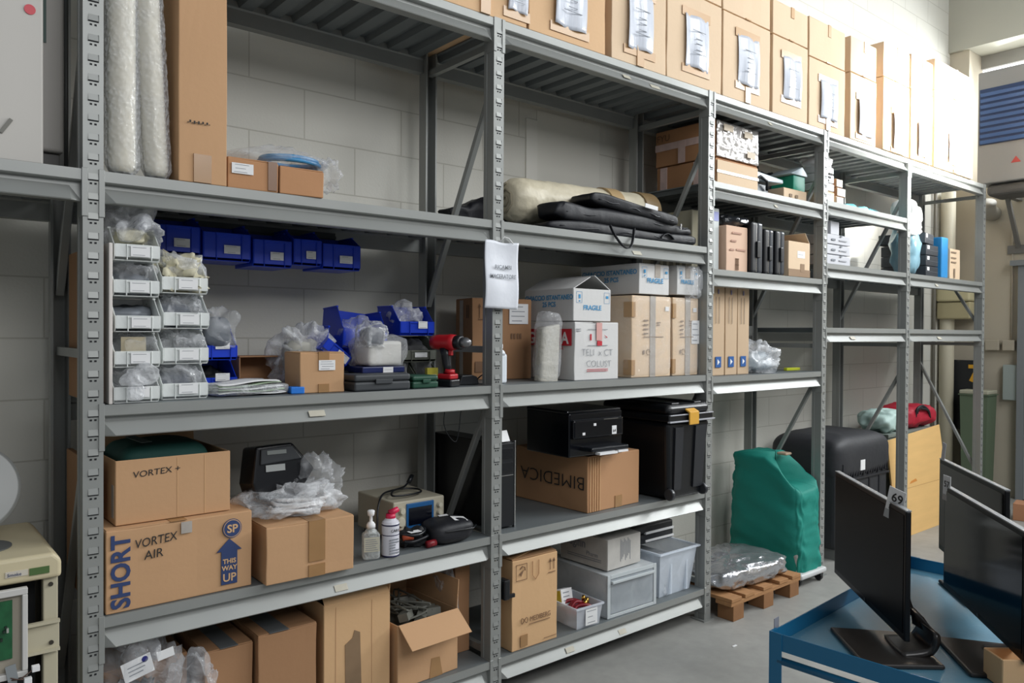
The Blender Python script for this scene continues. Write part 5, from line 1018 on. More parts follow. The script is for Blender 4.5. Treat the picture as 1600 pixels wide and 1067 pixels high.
def fs2(u, v): return (u*0.65, 0.02*math.sin(u*7+v*3)+0.05*(1-v), v*(0.10+0.24*u)+0.0)
sheet(30, 20, fs2, 0.001).build('sheet', film('dusty_film', (0.42, 0.46, 0.48, 1), dens=0.3, rough=0.4, fold=0.2, calm=True), t, smooth=True)

# ================================================================ fifth bay
t = loose_bag('blue_white_bag', 'tall pale blue bag with white top hanging against the fifth upright', (6.03, 0.10, C3+0.001), 0.20, 0.18, 0.40, 170, mat('pale_blue_film', '8FB9C9', 0.2, bump=0.5, bscale=12), ridge=0.12, amp=0.12, freq=6)
blob(0.19, 0.18, 0.25, 171, 36, 26, 0.15, 8, ridge=0.2).build('white_bundle', mat('bright_white_cloth', 'E2E4E4', 0.6), t, smooth=True, loc=(-0.015, -0.01, 0.29))
for k in range(4):
    z0 = C3+0.001+k*0.083 + (0.006 if k == 3 else 0)
    t = thing('black_flat_box', 'black flat box, %s of the stack in the fifth bay' % ('bottom', 'second from bottom', 'third from bottom', 'topmost')[k], 'box', (6.235+(-0.02 if k == 3 else 0.0), 0.030, z0), 2 if k < 3 else 8, 'stack of black flat boxes')
    MB().box(0, 0.245, 0, 0.34, 0, 0.079).build('box_body', mat('box_black_grey', '2C3036', 0.5, var=0.1), t, bevel=0.003); bx('label', 0.02, 0.065, -0.002, 0, 0.045, 0.072, PAPER, t); bx('side_line', 0.0, 0.245, -0.0012, 0, 0.036, 0.039, mat('line_grey', '5A6068', 0.5), t)
t = thing('blue_slab', 'bright blue flat slab standing on edge beside the black boxes', 'slab', (6.515, 0.025, C3+0.001), 0); MB().box(0, 0.125, 0, 0.30, 0, 0.325).build('slab_body', mat('slab_blue', '2D8FD0', 0.45), t, bevel=0.010, seg=3)
c = carton('cream_carton', 'cream carton with brown symbol print at the right end of the fifth bay', (6.660, 0.020, C3+0.001), 0, 0.205, 0.28, 0.240, KRC, tapes=(), seams=True)
b = MB()
for z0 in (0.21, 0.165, 0.13): b.box(0.02, 0.12, -0.005, -0.0035, z0, z0+0.010)
b.box(0.075, 0.10, -0.005, -0.0035, 0.01, 0.085); b.build('brown_print', mat('brown_print', '8E7A66'), c)

# ================================================================ on the floor
WOOD = mat('pallet_wood', 'A5794F', 0.8, var=0.25, vscale=6, stretch=(1, 8, 8), bump=0.3, bscale=30); WOOD2 = mat('pallet_wood_dark', '8A623F', 0.85, var=0.25, vscale=8)
t = thing('wooden_pallet', 'small wooden pallet under the silver film package beside the third upright', 'pallet', (3.515, -0.105, 0.0), 1)
for y0 in (0.0, 0.23, 0.46):
    for x0 in (0.02, 0.32, 0.60): MB().box(x0, x0+0.10, y0, y0+0.10, 0.0, 0.082).build('block', WOOD2, t, bevel=0.002)
    bx('bearer', 0.0, 0.72, y0, y0+0.10, 0.082, 0.104, WOOD, t, bevel=0.002)
for x0 in (0.0, 0.13, 0.31, 0.48, 0.62): bx('deck_board', x0, x0+0.095, -0.003, 0.565, 0.1045, 0.124, WOOD, t, bevel=0.002)
t = thing('silver_package', 'flat package wrapped in crinkled silver film lying on the wooden pallet', 'package', (3.865, 0.150, 0.125), -4)
blob(0.66, 0.44, 0.125, 180, 90, 36, 0.10, 8, 0.55, 0.45, 0.28).build('foil', mat('crinkled_silver', 'B9BABD', 0.22, 0.75, var=0.15, vscale=20, bump=0.8, bscale=26), t, smooth=True)
# green covered machine
t = thing('covered_machine', 'tall machine under a creased green cloth cover on a white wheeled base', 'covered machine', (4.322, -0.03, 0.0), 0)
GRN = mat('green_cloth', '0B8274', 0.7, var=0.06, vscale=5, bump=0.35, bscale=11)
W_, D_ = 0.275, 0.50
def cover(u, v):  # u around the outline, v from hem to ridge
    pass
nu, nv = 96, 48; vs = []; fs = []
for j in range(nv+1):
    vv = j/nv
    for i in range(nu):
        a = 2*math.pi*i/nu; ca, sa = math.cos(a), math.sin(a)
        px_ = math.copysign(abs(ca)**0.30, ca); py_ = math.copysign(abs(sa)**0.30, sa)
        lx = 0.5+0.5*px_; ly = 0.5+0.5*py_      # 0..1 inside the plan
        top = 0.60 + 0.19*min(1.0, ly/0.38)**1.2
        hem = 0.075 + 0.050*ly + (0.11*max(0, 1-abs(ly-0.62)/0.09) if px_ < -0.8 else 0)
        if vv < 0.80: k = vv/0.80; z = hem+(top-0.03-hem)*k; s_ = 1.03-0.10*k
        else: k = (vv-0.80)/0.20; z = top-0.03+0.03*math.sin(k*math.pi/2); s_ = 0.93*(1-k)**0.45 if k < 1 else 0
        n_ = 0.012*noise.noise(Vector((lx*4+z*9, ly*3-z*6, z*8)))+0.010*ridged(Vector((lx*7+z*8, ly*5, z*14-lx*6)))*(1 if (px_ > -0.9) else 0.25)
        x_ = W_*(0.5+0.5*px_*s_); y_ = D_*(0.5+0.5*py_*s_)
        if k and vv >= 0.80: z += n_*0.8*(1 if ly < 0.6 else 0.4)
        # scooped front: the cloth sags towards the lower front
        x_ += n_*px_; y_ += n_*py_-0.0
        vs.append((x_, y_, z))
for j in range(nv):
    for i in range(nu): fs.append((j*nu+i, j*nu+(i+1) % nu, (j+1)*nu+(i+1) % nu, (j+1)*nu+i))
MB().add(vs, fs).build('cloth_cover', GRN, t, smooth=True)
WB = mat('base_grey_white', 'A9A9A4', 0.5)
MB().box(0.01, W_-0.01, 0.01, D_-0.01, 0.055, 0.20).build('machine_base', WB, t, bevel=0.02, seg=3); MB().box(-0.015, W_+0.012, -0.03, D_, 0.050, 0.085).build('base_skirt', mat('skirt_white', 'C9CACA', 0.4), t, bevel=0.014, seg=3)
for x0, y0 in ((0.03, 0.02), (0.24, 0.00), (0.05, 0.44), (0.22, 0.44)):
    c_ = MB().lathe([(0.022, -0.012), (0.024, 0), (0.022, 0.012)], n=20, M=T(x0, y0, 0.0245) @ Matrix.Rotation(R(90), 4, 'Y')).build('caster', BLK, t); MB().box(x0-0.016, x0+0.016, y0-0.02, y0+0.03, 0.035, 0.056).build('caster_fork', BLK, c_)
MB().box(0.10, 0.17, 0.150, 0.22, 0.775, 0.792).build('bare_patch', mat('machine_beige', 'B49C86', 0.6), t, bevel=0.008)
# black padded case behind it
t = thing('padded_case', 'large black padded travel case with white label standing behind the green cover', 'travel case', (5.00, 0.07, 0.0), 0)
NY2 = mat('grey_black_nylon', '2A2B2F', 0.6, var=0.12, vscale=6, bump=0.3, bscale=14)
MB().box(0.0, 0.73, 0.0, 0.50, 0.07, 0.70).build('case_body', NY2, t, bevel=0.05, seg=5)
nu = 60
def lidf(v): return v
blob(0.78, 0.54, 0.34, 190, 80, 30, 0.015, 4, 0.55, 0.22, 0.02).build('lid_cover', NY2, t, smooth=True, loc=(0.365, 0.25, 0.515))
b = MB()
for k in range(19):
    x0 = 0.03+k*0.036; b.box(x0, x0+0.010+0.006*(k % 3), -0.014, 0.004, 0.56+0.008*(k % 2), 0.665)
b.build('gathers', NYL, t, bevel=0.003); MB().box(0.0, 0.73, -0.010, 0.004, 0.535, 0.550).build('elastic_band', NYL, t, bevel=0.004)
MB().box(0.26, 0.325, -0.022, -0.014, 0.60, 0.672).build('label', PAPER, t, bevel=0.002)
for x0 in (0.16, 0.42, 0.57): MB().box(x0, x0+0.02, -0.006, 0.002, 0.10, 0.53).build('strap', NYL, t, bevel=0.002)
for x0 in (0.04, 0.62): MB().box(x0, x0+0.07, 0.02, 0.48, 0.0, 0.075).build('runner', mat('runner_grey', '6E6F6D', 0.6), t)
# grey crate with pillows and red bag, plywood sheet in front
t = thing('grey_crate', 'tall grey plastic crate behind the plywood sheet, carrying soft bags', 'crate', (5.99, 0.195, 0.0), 0)
GC = mat('crate_grey', '7C857F', 0.5); tub(t, 0.85, 0.34, 0.76, GC, 0.01, th=0.006, rim=0.010)
bx('lid', -0.01, 0.86, -0.01, 0.35, 0.765, 0.775, GC, t)
blobm = mat('pale_mint_cloth', 'B9D2CC', 0.6, bump=0.3, bscale=12)
t = loose_bag('mint_bundle', 'pale mint fabric bundle lying on the grey crate left of the red bag', (6.20, 0.33, 0.777), 0.42, 0.28, 0.165, 200, blobm, ridge=0.2, amp=0.15, freq=7, cat='bundle')
t = thing('red_bag', 'red fabric bag with black handles on the crate behind the plywood sheet', 'bag', (6.68, 0.36, 0.777), 0)
blob(0.60, 0.32, 0.18, 201, 60, 30, 0.10, 6, 0.6, 0.5, 0.15).build('bag_body', mat('crimson_fabric', 'A8152E', 0.6, var=0.1, bump=0.3, bscale=14), t, smooth=True)
for dz in (0, 0.02): MB().tube(smooth_path([(-0.16+dz, -0.15, 0.10), (-0.17+dz, -0.165, 0.165), (-0.08, -0.17, 0.185-dz), (0.03, -0.17, 0.14), (0.09, -0.16, 0.08)]), 0.010, 8).build('handle', NYL, t, smooth=True)
t = thing('plywood_sheet', 'pale plywood sheet leaning upright against the rack front in the fifth bay', 'plywood', (5.895, 0.075, 0.0), 0, tilt=(R(-6), 0, R(0)))
PLY = mat('plywood', 'E0B777', 0.65, var=0.10, vscale=3, stretch=(1, 1, 7))
b = MB(); b.prism([(0.0, 0.0), (1.02, 0.0), (0.96, 0.80), (0.0, 0.745)], 'y', 0.0, 0.012); b.build('panel', PLY, t, bevel=0.001, seg=1)
b = MB(); b.prism([(0.30, 0.385), (0.44, 0.395), (0.42, 0.415), (0.33, 0.405)], 'y', -0.0008, 0); b.build('orange_stain', mat('stain_orange', 'D08A40', 0.6), t)
b = MB(); b.box(0.0, 1.0, -0.0006, 0, 0.355, 0.359); b.build('score_line', mat('ply_line', 'BE935C', 0.7), t)

# ================================================================ trolley with monitors
BT_ = mat('trolley_blue', '186A94', 0.35, var=0.06, vscale=6, spec=0.6); BTF = mat('worn_tray_blue', '56849A', 0.38, var=0.32, vscale=3, spec=0.6, bump=0.06)
TX, TY, TA = 1.846, -1.360, 3.9
t = thing('blue_trolley', 'blue painted steel trolley carrying three flat monitors', 'trolley', (TX, TY, 0.0), TA)
TW, TD, TZ = 1.02, -0.62, 0.745
bx('tray_floor', 0.004, TW-0.004, TD+0.004, -0.004, 0.700, 0.704, BTF, t)
for q in ((0, TW, -0.003, 0.0), (0, TW, TD, TD+0.003), (0, 0.003, TD, 0), (TW-0.003, TW, TD, 0)): bx('rim', q[0], q[1], q[2], q[3], 0.700, TZ, BT_, t)
bx('tray_floor', 0.004, TW-0.004, TD+0.004, -0.004, 0.20, 0.204, BTF, t)
for q in ((0, TW, -0.003, 0.0), (0, TW, TD, TD+0.003), (0, 0.003, TD, 0), (TW-0.003, TW, TD, 0)): bx('rim', q[0], q[1], q[2], q[3], 0.200, 0.245, BT_, t)
for x0, y0 in ((0, 0), (TW, 0), (0, TD), (TW, TD)):
    sx_ = 1 if x0 == 0 else -1; sy_ = -1 if y0 == 0 else 1
    b = MB(); b.box(min(x0, x0+sx_*0.032), max(x0, x0+sx_*0.032), min(y0-sy_*0.003, y0), max(y0-sy_*0.003, y0), 0.10, TZ+0.001); b.box(min(x0-sx_*0.003, x0), max(x0-sx_*0.003, x0), min(y0-sy_*0.003, y0+sy_*0.032), max(y0-sy_*0.003, y0+sy_*0.032), 0.10, TZ+0.001); b.build('leg', BT_, t)
    cs = MB().lathe([(0.045, -0.014), (0.05, -0.010), (0.05, 0.010), (0.045, 0.014)], n=24, M=T(x0+sx_*0.03, y0+sy_*0.04, 0.051) @ Matrix.Rotation(R(90), 4, 'Y')).build('caster', BLK, t); MB().box(x0+sx_*0.03-0.02, x0+sx_*0.03+0.02, y0+sy_*0.04-0.02, y0+sy_*0.04+0.02, 0.09, 0.105).build('caster_plate', CHROME, cs)
MB().tube([(0.006, -0.02, 0.672), (0.006, TD+0.02, 0.672)], 0.010, 12).build('handrail', BT_, t, smooth=True)
MB().tube([(-0.004, TD*0.46, 0.672), (0.02, TD*0.46, 0.700)], 0.008, 10).build('rail_bracket', BT_, t, smooth=True)
MB().box(-0.006, -0.0035, -0.028, -0.0, 0.71, 0.768).build('paper_tag', mat('tag_grey', '9A9CA6', 0.5), t, loc=(0.06, 0.004, 0), rot=(0, 0, R(-86)))
def monitor(name, label, far, near, z0, z1, screen=BLK, numb=None, num_u=0.8, base_at=None, base_rot=0, thick=0.028, tag2=None):
    fx, fy = far; nx, ny = near; w = math.hypot(nx-fx, ny-fy); ang = math.degrees(math.atan2(ny-fy, nx-fx))
    # local x runs from the far edge to the near edge, local -y is the screen side... flipped so that the screen faces the rack
    t = thing(name, label, 'monitor', (fx, fy, z0), ang)
    h = z1-z0
    # side facing the camera (screen): local -y rotated
    MB().box(0, w, 0.0, thick*0.5, 0, h).build('screen_panel', mat('monitor_bezel', '0B0C0F', 0.4, spec=0.3), t, bevel=0.003)
    MB().box(0.012, w-0.012, -0.0012, 0.0, 0.018, h-0.012).build('screen', screen, t)
    b = MB(); b.box(w*0.10, w*0.90, thick*0.5, thick*1.35, h*0.14, h*0.82); b.build('rear_housing', BLKM, t, bevel=0.010, seg=3)
    MB().box(0.0, w, -0.0005, thick*0.5, h, h+0.003).build('top_edge', mat('edge_silver', '9FA3A6', 0.35, 0.3), t)
    MB().lathe([(0.006, 0), (0.006, 0.001)], n=16, M=T(w*0.5, -0.001, 0.010) @ Matrix.Rotation(R(90), 4, 'X')).build('logo_mark', mat('logo_grey', '5A5D60', 0.4, 0.5), t)
    return t, w, h
SCR = mat('matte_screen', '0D0F12', 0.42, spec=0.10); SCG = mat('glossy_screen', '06080B', 0.09, spec=0.12)
def stand(t, w, h, zt, cx_, cy_, bw, bd, m, kx=0.5):
    """base plate resting on the tray and a curved neck up to the panel's back"""
    b = MB(); pl = [(cx_-bw/2, cy_-bd/2), (cx_+bw/2, cy_-bd/2+0.01), (cx_+bw/2-0.015, cy_+bd/2), (cx_-bw/2+0.015, cy_+bd/2)]
    b.prism(pl, 'z', zt, zt+0.012); b.build('stand_base', m, t, bevel=0.008, seg=3)
    pts = smooth_path([(cx_, cy_+bd*0.10, zt+0.018), (cx_, cy_+bd*0.42, zt+0.030), (cx_, cy_+bd*0.46, zt+0.075), (w*kx, max(0.065, cy_*0.6+0.03), 0.03), (w*kx, 0.045, h*0.30), (w*kx, 0.034, h*0.45)], 5)
    n_ = len(pts)-1
    def nk(u, v):
        f = v*n_; i = min(int(f), n_-1); p = pts[i].lerp(pts[i+1], f-i); ww = 0.13-0.05*v
        return (p.x+(u-0.5)*ww, p.y-0.006*math.cos((u-0.5)*3), p.z)
    sheet(8, 30, nk, 0.016).build('stand_neck', m, t, smooth=True)
t, w, h = monitor('flat_monitor', 'flat black monitor with paper tag 69 on its top edge, leftmost on the blue trolley', (2.430, -1.232), (2.020, -1.632), 0.757, 1.090, SCR)
stand(t, w, h, 0.7045-0.757, 0.50, -0.02, 0.25, 0.21, mat('stand_charcoal', '2B2826', 0.3), 0.68)
tg = MB().box(0, 0.050, 0, 0.0012, 0, 0.070).build('paper_tag', PAPER, t, loc=(0.452, -0.008, h-0.022), rot=(R(3), R(14), R(34)))
text(tg, 'tag_writing', '69', (0.012, -0.0014, 0.034), FRONT, 0.034, INK, bold=0.0003); text(tg, 'tag_writing', 'BIM', (0.010, -0.0014, 0.010), FRONT, 0.018, INK, bold=0.0003)
bx('clear_tape', 0.0, 0.046, -0.001, 0.0, -0.018, 0.006, mat('tag_tape', 'A9ABAC', 0.2), tg)
t, w, h = monitor('flat_monitor', 'flat glossy black monitor with small paper tag, nearest the right edge of the trolley', (2.525, -1.530), (2.072, -1.880), 0.772, 1.078, SCG)
stand(t, w, h, 0.7045-0.772, 0.40, -0.02, 0.24, 0.17, mat('stand_charcoal', '2B2826'), 0.55)
tg = MB().box(0, 0.036, 0, 0.0012, 0, 0.062).build('paper_tag', PAPER, t, loc=(0.006, -0.006, h-0.026), rot=(0, R(2), R(16)))
text(tg, 'tag_writing', '57', (0.006, -0.0014, 0.028), FRONT, 0.026, INK)
bx('clear_tape', 0.0, 0.036, -0.001, 0.0, -0.014, 0.004, mat('tag_tape', 'A9ABAC'), tg)
t, w, h = monitor('flat_monitor', 'flat black monitor standing behind the glossy one at the back of the trolley', (2.845, -1.392), (2.405, -1.732), 0.800, 1.111, SCG)
stand(t, w, h, 0.7045-0.800, 0.20, 0.055, 0.24, 0.16, BLKM, 0.5)
MB().box(0, 0.034, 0, 0.0012, 0, 0.060).build('paper_tag', mat('tag_grey2', 'B0B2B8', 0.5), t, loc=(0.008, 0.002, h+0.001), rot=(R(-4), R(4), 0))
c = open_carton('trolley_carton', 'small open cardboard box at the front of the trolley, cut by the photo edge', (2.070, -1.905+0.02, 0.7055), -28, 0.20, 0.075, 0.070, KRL, flaps=[])
c.location = (2.045, -1.845, 0.7055); c.rotation_euler = (0, 0, R(-40))

# ================================================================ leftmost bay
CAB = mat('cabinet_white', 'BDB9B2', 0.45, var=0.03)
t = thing('white_cabinet', 'white metal cabinet with a red dot on its front on the upper left shelf', 'cabinet', (-0.25, 0.03, A4+0.001), 0)
MB().box(0, 0.622, 0, 0.45, 0, 0.60).build('cabinet_body', CAB, t, bevel=0.006); MB().lathe([(0.014, 0), (0.014, 0.002)], n=28, M=T(0.589, -0.0005, 0.428) @ Matrix.Rotation(R(90), 4, 'X')).build('red_dot', mat('signal_red', 'C01C30', 0.4), t)
b = MB(); b.bar((0.520, -0.003, 0.075), (0.545, -0.003, 0.115), 0.010, 0.004, up=(0, 1, 0)); b.build('key_mark', mat('mark_grey', '77756E', 0.6), t)
t = thing('grey_wall_box', 'pale grey box unit with darker base between white cabinet and leftmost upright', 'device', (0.382, 0.20, A4+0.001), 0)
MB().box(0, 0.070, 0, 0.26, 0.075, 0.60-0.0).build('housing', mat('pale_grey_case', 'AEAAA4', 0.5), t, bevel=0.010, seg=3); MB().box(0.004, 0.062, 0.02, 0.24, 0.0, 0.074).build('dark_base', mat('mid_grey', '6A6866', 0.6), t, bevel=0.004)
bx('green_strip', 0.010, 0.022, -0.003, 0.0, 0.40, 0.60, mat('deep_green', '23463C', 0.5), t)
MB().tube([(0.075, 0.0, 0.001+0.005), (0.075, 0.0, 0.55)], 0.006, 8).build('cable', mat('cable_grey', '3C3E3C', 0.5), t, smooth=True)
# cream medical machine with open front
CRM = mat('machine_cream', 'C9BD9C', 0.5, var=0.05); CR2 = mat('machine_frame_cream', 'B8B199', 0.5, var=0.04)
t = thing('medical_machine', 'cream medical machine with open front, circuit board frame and grey disc on top', 'medical machine', (0.0, -0.06, 0.0), 0)
b = MB(); X1 = 0.402
b.prism([(-0.35, 0.855), (X1, 0.855), (X1, 0.905), (X1-0.02, 0.925), (-0.35, 0.925)], 'y', 0.0, 0.45); b.build('top_cover', CRM, t, bevel=0.010, seg=3)
MB().lathe([(0.085, 0.0), (0.085, 0.003)], (0.22, 0.17, 0.9255), 40).build('recess', mat('recess_grey', '5B5D5C', 0.6), t); bx('blue_clip', 0.19, 0.22, 0.15, 0.20, 0.928, 0.945, mat('clip_blue', '1E6FA8', 0.4), t)
bx('green_display', 0.325, 0.372, -0.003, 0, 0.873, 0.892, mat('display_green', '4E6A3C', 0.3), t); bx('label', 0.27, 0.322, -0.002, 0, 0.876, 0.892, mat('label_cream', 'C9C2B4', 0.5), t); text(t, 'label_print', 'Smoke', (0.274, -0.003, 0.879), FRONT, 0.012, INKB)
MB().box(X1-0.042, X1-0.006, 0.02, 0.05, 0.0, 0.855).build('front_post', CR2, t, bevel=0.003)
bx('side_panel', X1-0.012, X1-0.006, 0.05, 0.44, 0.0, 0.855, CR2, t)
bx('cross_plate', 0.25, X1-0.004, 0.012, 0.020, 0.655, 0.735, CR2, t, bevel=0.002); bx('plate_lip', 0.25, X1-0.004, 0.0, 0.014, 0.730, 0.738, CR2, t); bx('plate_lip', 0.25, X1-0.004, 0.0, 0.014, 0.652, 0.660, CR2, t)
for z0 in (0.835, 0.675): MB().lathe([(0.006, 0), (0.006, 0.003)], n=14, M=T(X1-0.024, 0.011 if z0 < 0.8 else 0.018, z0) @ Matrix.Rotation(R(90), 4, 'X')).build('screw', mat('screw_dark', '4A463E', 0.4, 0.6), t)
MB().box(-0.35, X1-0.05, 0.10, 0.42, 0.02, 0.84).build('dark_interior', mat('interior_dark', '121416', 0.7), t)
b = MB(); fx0, fx1, fz0, fz1 = -0.05, 0.318, 0.612, 0.850
for q in ((fx0, fx1, fz1-0.018, fz1), (fx0, fx1, fz0, fz0+0.016), (fx1-0.013, fx1, fz0+0.016, fz1-0.018)): b.box(q[0], q[1], -0.028, -0.010, q[2], q[3])
b.build('board_frame', mat('frame_white2', 'C8C6C2', 0.4), t, bevel=0.002); bx('frame_back', fx0, fx1-0.01, -0.012, -0.008, fz0+0.01, fz1-0.01, mat('back_beige', 'A39B8C', 0.6), t)
pc = bx('circuit_board', 0.02, 0.284, -0.018, -0.0125, 0.665, 0.820, mat('board_green', '1E5A36', 0.4, var=0.5, vscale=40), t); rd = random.Random(8)
b = MB(); b2 = MB()
for k in range(26): (b if k % 3 else b2).box(*(lambda x0, z0, s1, s2: (x0, x0+s1, -0.026, -0.018, z0, z0+s2))(rd.uniform(0.20, 0.274), rd.uniform(0.67, 0.808), rd.uniform(0.004, 0.010), rd.uniform(0.004, 0.012)))
o = b.build('components', mat('component_dark', '1C2A22', 0.5), pc); o['kind'] = 'stuff'; o = b2.build('components', mat('component_pale', '9FA39A', 0.4), pc); o['kind'] = 'stuff'
b = MB(); b.bar((0.278, -0.034, 0.50), (0.284, -0.032, 0.61), 0.018, 0.004, up=(0, 1, 0)); b.bar((0.284, -0.032, 0.61), (0.278, -0.026, 0.650), 0.024, 0.004, up=(0, 1, 0)); b.build('ribbon_cable', mat('ribbon_grey', '8F9496', 0.35, 0.3), t)
for k, (xe, ze) in enumerate(((0.330, 0.628), (0.312, 0.600))):
    MB().tube(smooth_path([(0.275, -0.030, 0.620-0.008*k), (0.295, -0.038, 0.612), (0.312, -0.036, 0.618-0.012*k), (xe, -0.032, ze)]), 0.0018, 6).build('wire', mat('wire_brown', '4E3A30', 0.5), t, smooth=True)
    MB().box(xe-0.004, xe+0.014, -0.040, -0.024, ze-0.006, ze+0.009).build('connector', PAPER, t, bevel=0.001)
d = MB(); d.lathe([(0.02, 0.016), (0.125, 0.012), (0.133, 0.004), (0.133, 0.0), (0.128, -0.004), (0.02, -0.006)], n=56, M=T(0.205, 0.25, 1.080) @ Matrix.Rotation(R(72), 4, 'X') @ Matrix.Rotation(R(0), 4, 'Y'))
d.build('grey_disc', mat('disc_grey', '9A9C99', 0.35), t, smooth=False, bevel=0.003); MB().tube([(0.205, 0.26, 1.08), (0.20, 0.30, 0.93)], 0.012, 10).build('disc_arm', CR2, t, smooth=True)

# ================================================================ things on the end wall
t = thing('air_heater', 'grey ceiling-height air heater with blue louvres and red warning triangle', 'air heater', (7.72, -0.95, 2.86), 0)
GH = mat('heater_grey', '8E8E8C', 0.5); MB().box(0.0, 0.42, 0.0, 1.15, 0.05, 1.06).build('casing', GH, t, bevel=0.012)
MB().box(-0.012, 0.0, 0.02, 1.13, 0.40, 0.90).build('louvre_frame', mat('louvre_dark_blue', '23395E', 0.5), t)
for k in range(9): MB().box(-0.022, -0.010, 0.03, 1.12, 0, 0.030).build('louvre', mat('louvre_blue', '3F6296', 0.4), t, loc=(0, 0, 0.415+k*0.053), rot=(0, R(-22), 0))
b = MB(); b.add([(-0.002, 0.88, 0.205), (-0.002, 0.80, 0.205), (-0.002, 0.84, 0.262)], [(0, 1, 2)]); b.build('warning_triangle', mat('warning_red', 'B0403C', 0.5), t)
for k in range(2): bx('warning_text', -0.002, 0.0, 0.45+0.15*k, 0.74, 0.212+0.026*(1-k), 0.224+0.030*(1-k), mat('warning_grey', '6A6A6C', 0.6), t)
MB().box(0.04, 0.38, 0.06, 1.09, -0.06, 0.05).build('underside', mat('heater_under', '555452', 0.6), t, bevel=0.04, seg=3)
for y0 in (0.15, 1.0):
    MB().bar((0.30, y0, -0.02), (0.63, y0, -0.02), 0.05, 0.05).build('bracket_arm', mat('bracket_grey', '6E6C68', 0.5), t); MB().bar((0.30, y0, -0.03), (0.62, y0, -0.48), 0.035, 0.035, up=(0, 1, 0)).build('bracket_strut', mat('bracket_grey', '6E6C68'), t); bx('wall_plate', 0.612, 0.63, y0-0.09, y0+0.09, -0.54, -0.46, mat('bracket_grey', '6E6C68'), t)
t = thing('flue_pipe', 'fat grey pipe elbow leading from the air heater into the wall', 'pipe', (8.35, 0.27, 2.72), 0)
MB().tube(smooth_path([(-0.002, 0, 0), (-0.10, 0, 0.0), (-0.20, -0.02, 0.02), (-0.26, -0.04, 0.072)]), 0.070, 20).build('pipe_body', mat('pipe_grey', '9B978C', 0.5), t, smooth=True)
t = thing('wall_conduit', 'thin vertical conduit running down the beige end wall', 'pipe', (8.342, 0.10, 1.45), 0); MB().tube([(0, 0, 0), (0, 0, 1.2)], 0.008, 8).build('conduit', WALLE, t, smooth=True)
t = thing('dark_conduit', 'dark vertical pipe in front of the block wall near its end', 'pipe', (7.98, 0.655, 0.0), 0); MB().tube([(0, 0, 0.0), (0, 0, 4.0)], 0.016, 10).build('pipe_body', mat('conduit_dark', '6E6A60', 0.6), t, smooth=True)
t = thing('pale_downpipe', 'pale round downpipe beside the dark pipe at the wall end', 'pipe', (8.15, 0.60, 0.0), 0); MB().tube([(0, 0, 0.0), (0, 0, 2.95)], 0.065, 24).build('pipe_body', mat('downpipe_cream', 'C3BCA6', 0.6), t, smooth=True)
t = thing('cream_junction_box', 'rounded cream fuse box with visor mounted at the end of the block wall', 'fuse box', (8.03, 0.36, 1.70), 0)
MB().box(0, 0.30, 0.0, 0.30, 0.17, 0.36).build('upper_box', mat('box_cream', 'BDB48F', 0.5), t, bevel=0.02, seg=3); MB().box(0.02, 0.30, 0.0, 0.30, 0, 0.165).build('lower_box', mat('box_cream2', 'A99F7C', 0.4), t, bevel=0.015, seg=3)
t = thing('grey_panel_box', 'flat grey electrical panel mounted on the end wall at the right edge', 'electrical panel', (8.345, -0.03, 0.93), 0)
bx('panel_door', -0.05, 0, 0.0, 0.185, 0.0, 0.335, mat('panel_blue_grey', '97A09C', 0.5), t, bevel=0.004)
for k, (y0, w_) in enumerate(((0.19, 0.12), (0.06, 0.10))):
    t = thing('wall_socket_box', 'small beige junction box on the end wall, %s of two' % ('left' if k == 0 else 'right'), 'junction box', (8.345, y0, 1.40), 0, 'junction boxes on the end wall'); bx('box_body', -0.06, 0, 0, w_, 0, 0.10, mat('junction_beige', 'A9A08E', 0.6), t, bevel=0.006)
d1 = bx('door_1', 8.28, 8.345, -1.10, -0.03, 0.01, 2.12, mat('grey_door', '8E9392', 0.5)); struct(d1)
bx('door_frame', 8.27, 8.35, -0.028, 0.03, 0.0, 2.20, mat('door_frame_grey', '7E8284', 0.5), d1); bx('door_frame', 8.24, 8.35, -1.10, 0.09, 2.20, 2.25, mat('door_frame_grey', '7E8284'), d1); MB().tube([(8.27, -0.12, 1.13), (8.22, -0.12, 1.13), (8.22, -0.22, 1.13)], 0.010, 8).build('door_handle', CHROME, d1, smooth=True)
t = thing('black_yellow_sign', 'tall black panel with yellow graphic strips leaning at the end wall', 'sign', (8.22, 0.30, 0.52), 0)
bx('panel', 0, 0.03, 0.0, 0.26, 0.10, 0.78, mat('sign_black', '1B1D20', 0.5), t)
YL = mat('sign_yellow', 'D09A28', 0.5); text(t, 'yellow_graphic', '7', (-0.002, 0.13, 0.58), LEFT, 0.22, YL, bold=0.008)
for k in range(4): bx('yellow_graphic', -0.003, 0.0, 0.02, 0.09+0.02*(k % 2), 0.02+k*0.065, 0.055+k*0.065, YL, t)
t = thing('green_bin', 'dull green plastic bin with pale lid against the end wall behind the red bag', 'bin', (8.05, 0.20, 0.0), 0)
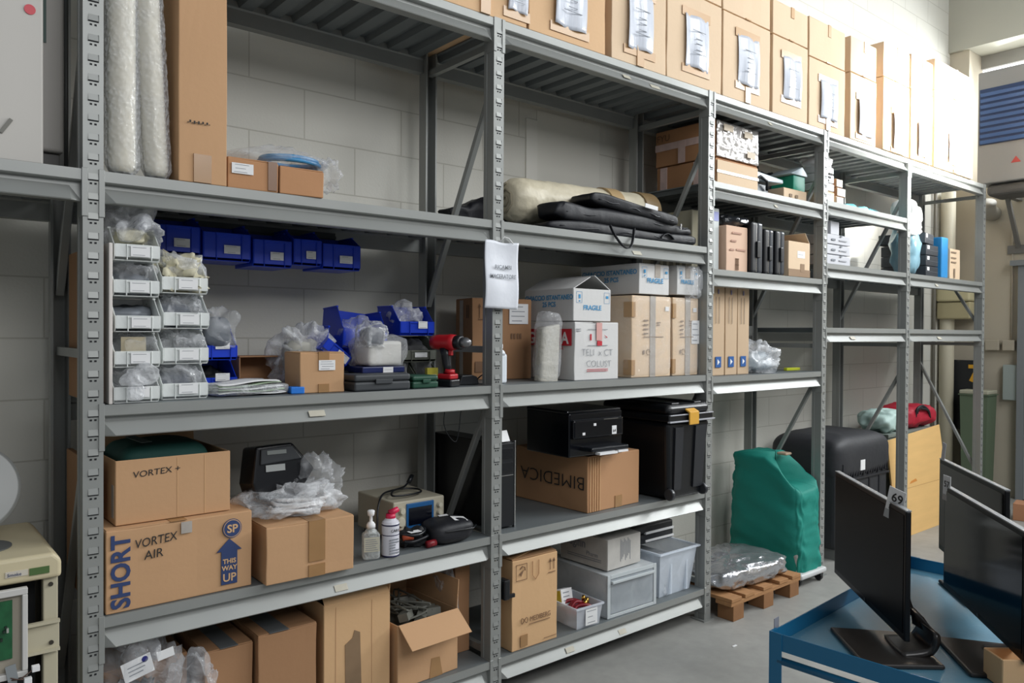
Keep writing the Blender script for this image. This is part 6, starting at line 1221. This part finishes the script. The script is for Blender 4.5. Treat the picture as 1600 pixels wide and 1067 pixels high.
tub(t, 0.24, 0.24, 0.98, mat('dull_green', '5C6B55', 0.6), 0.02); bx('lid', -0.005, 0.245, -0.005, 0.245, 0.982, 1.02, mat('bin_lid_pale', 'A9A793', 0.5), t, bevel=0.01)
t = thing('wood_offcut', 'small reddish wooden block lying on the floor by the end wall', 'wood block', (7.35, -0.36, 0.0), 10); bx('block', 0, 0.20, 0, 0.12, 0, 0.14, mat('reddish_wood', 'A8795A', 0.7, var=0.1), t, bevel=0.003)
for k, (x, y) in enumerate(((3.25, -0.30), (3.69, -0.34), (4.9, -0.25))):
    t = thing('paper_scrap', 'small white paper scrap on the concrete floor, %s' % ('left of the wooden pallet', 'in front of the wooden pallet', 'beyond the pallet')[k], 'paper scrap', (x, y, 0.0005), 30*k, 'paper scraps on the floor'); bx('scrap', 0, 0.03, 0, 0.010, 0, 0.003, PAPER, t)
# stickers left on the beams
for k, (x, z, w_) in enumerate(((1.16, A3-0.075, 0.06), (1.26, A2-0.080, 0.05), (2.40, A1-0.078, 0.05), (2.75, A1-0.082, 0.05), (2.75, TOP-0.075, 0.05), (2.95, TOP-0.080, 0.07), (2.83, A4-0.080, 0.06), (4.0, TOP-0.078, 0.03), (4.07, B4-0.078, 0.03), (6.35, C3-0.075, 0.04), (6.4, C2-0.075, 0.06), (5.0, C2-0.075, 0.06))):
    o = MB().box(0, w_, 0, 0.0012, 0, 0.024).build('sticker', mat('old_sticker', 'B9B4A4', 0.6, var=0.15, vscale=30), rack); o.location = (x, -0.0042, z); o.rotation_euler = (R(-37), 0, R(0)); o.location.y = -0.006

t = thing('hanging_wire', 'thin black wire looping down under the middle shelf by the second upright', 'wire', (1.80, 0.10, A3-0.094), 0)
MB().tube(smooth_path([(0.0, 0.0, 0.0), (-0.006, 0.0, -0.06), (0.012, -0.01, -0.11), (0.040, -0.02, -0.135), (0.055, -0.02, -0.09), (0.062, -0.02, -0.03), (0.075, -0.01, 0.0)]), 0.0016, 6).build('wire_loop', BLK, t, smooth=True)
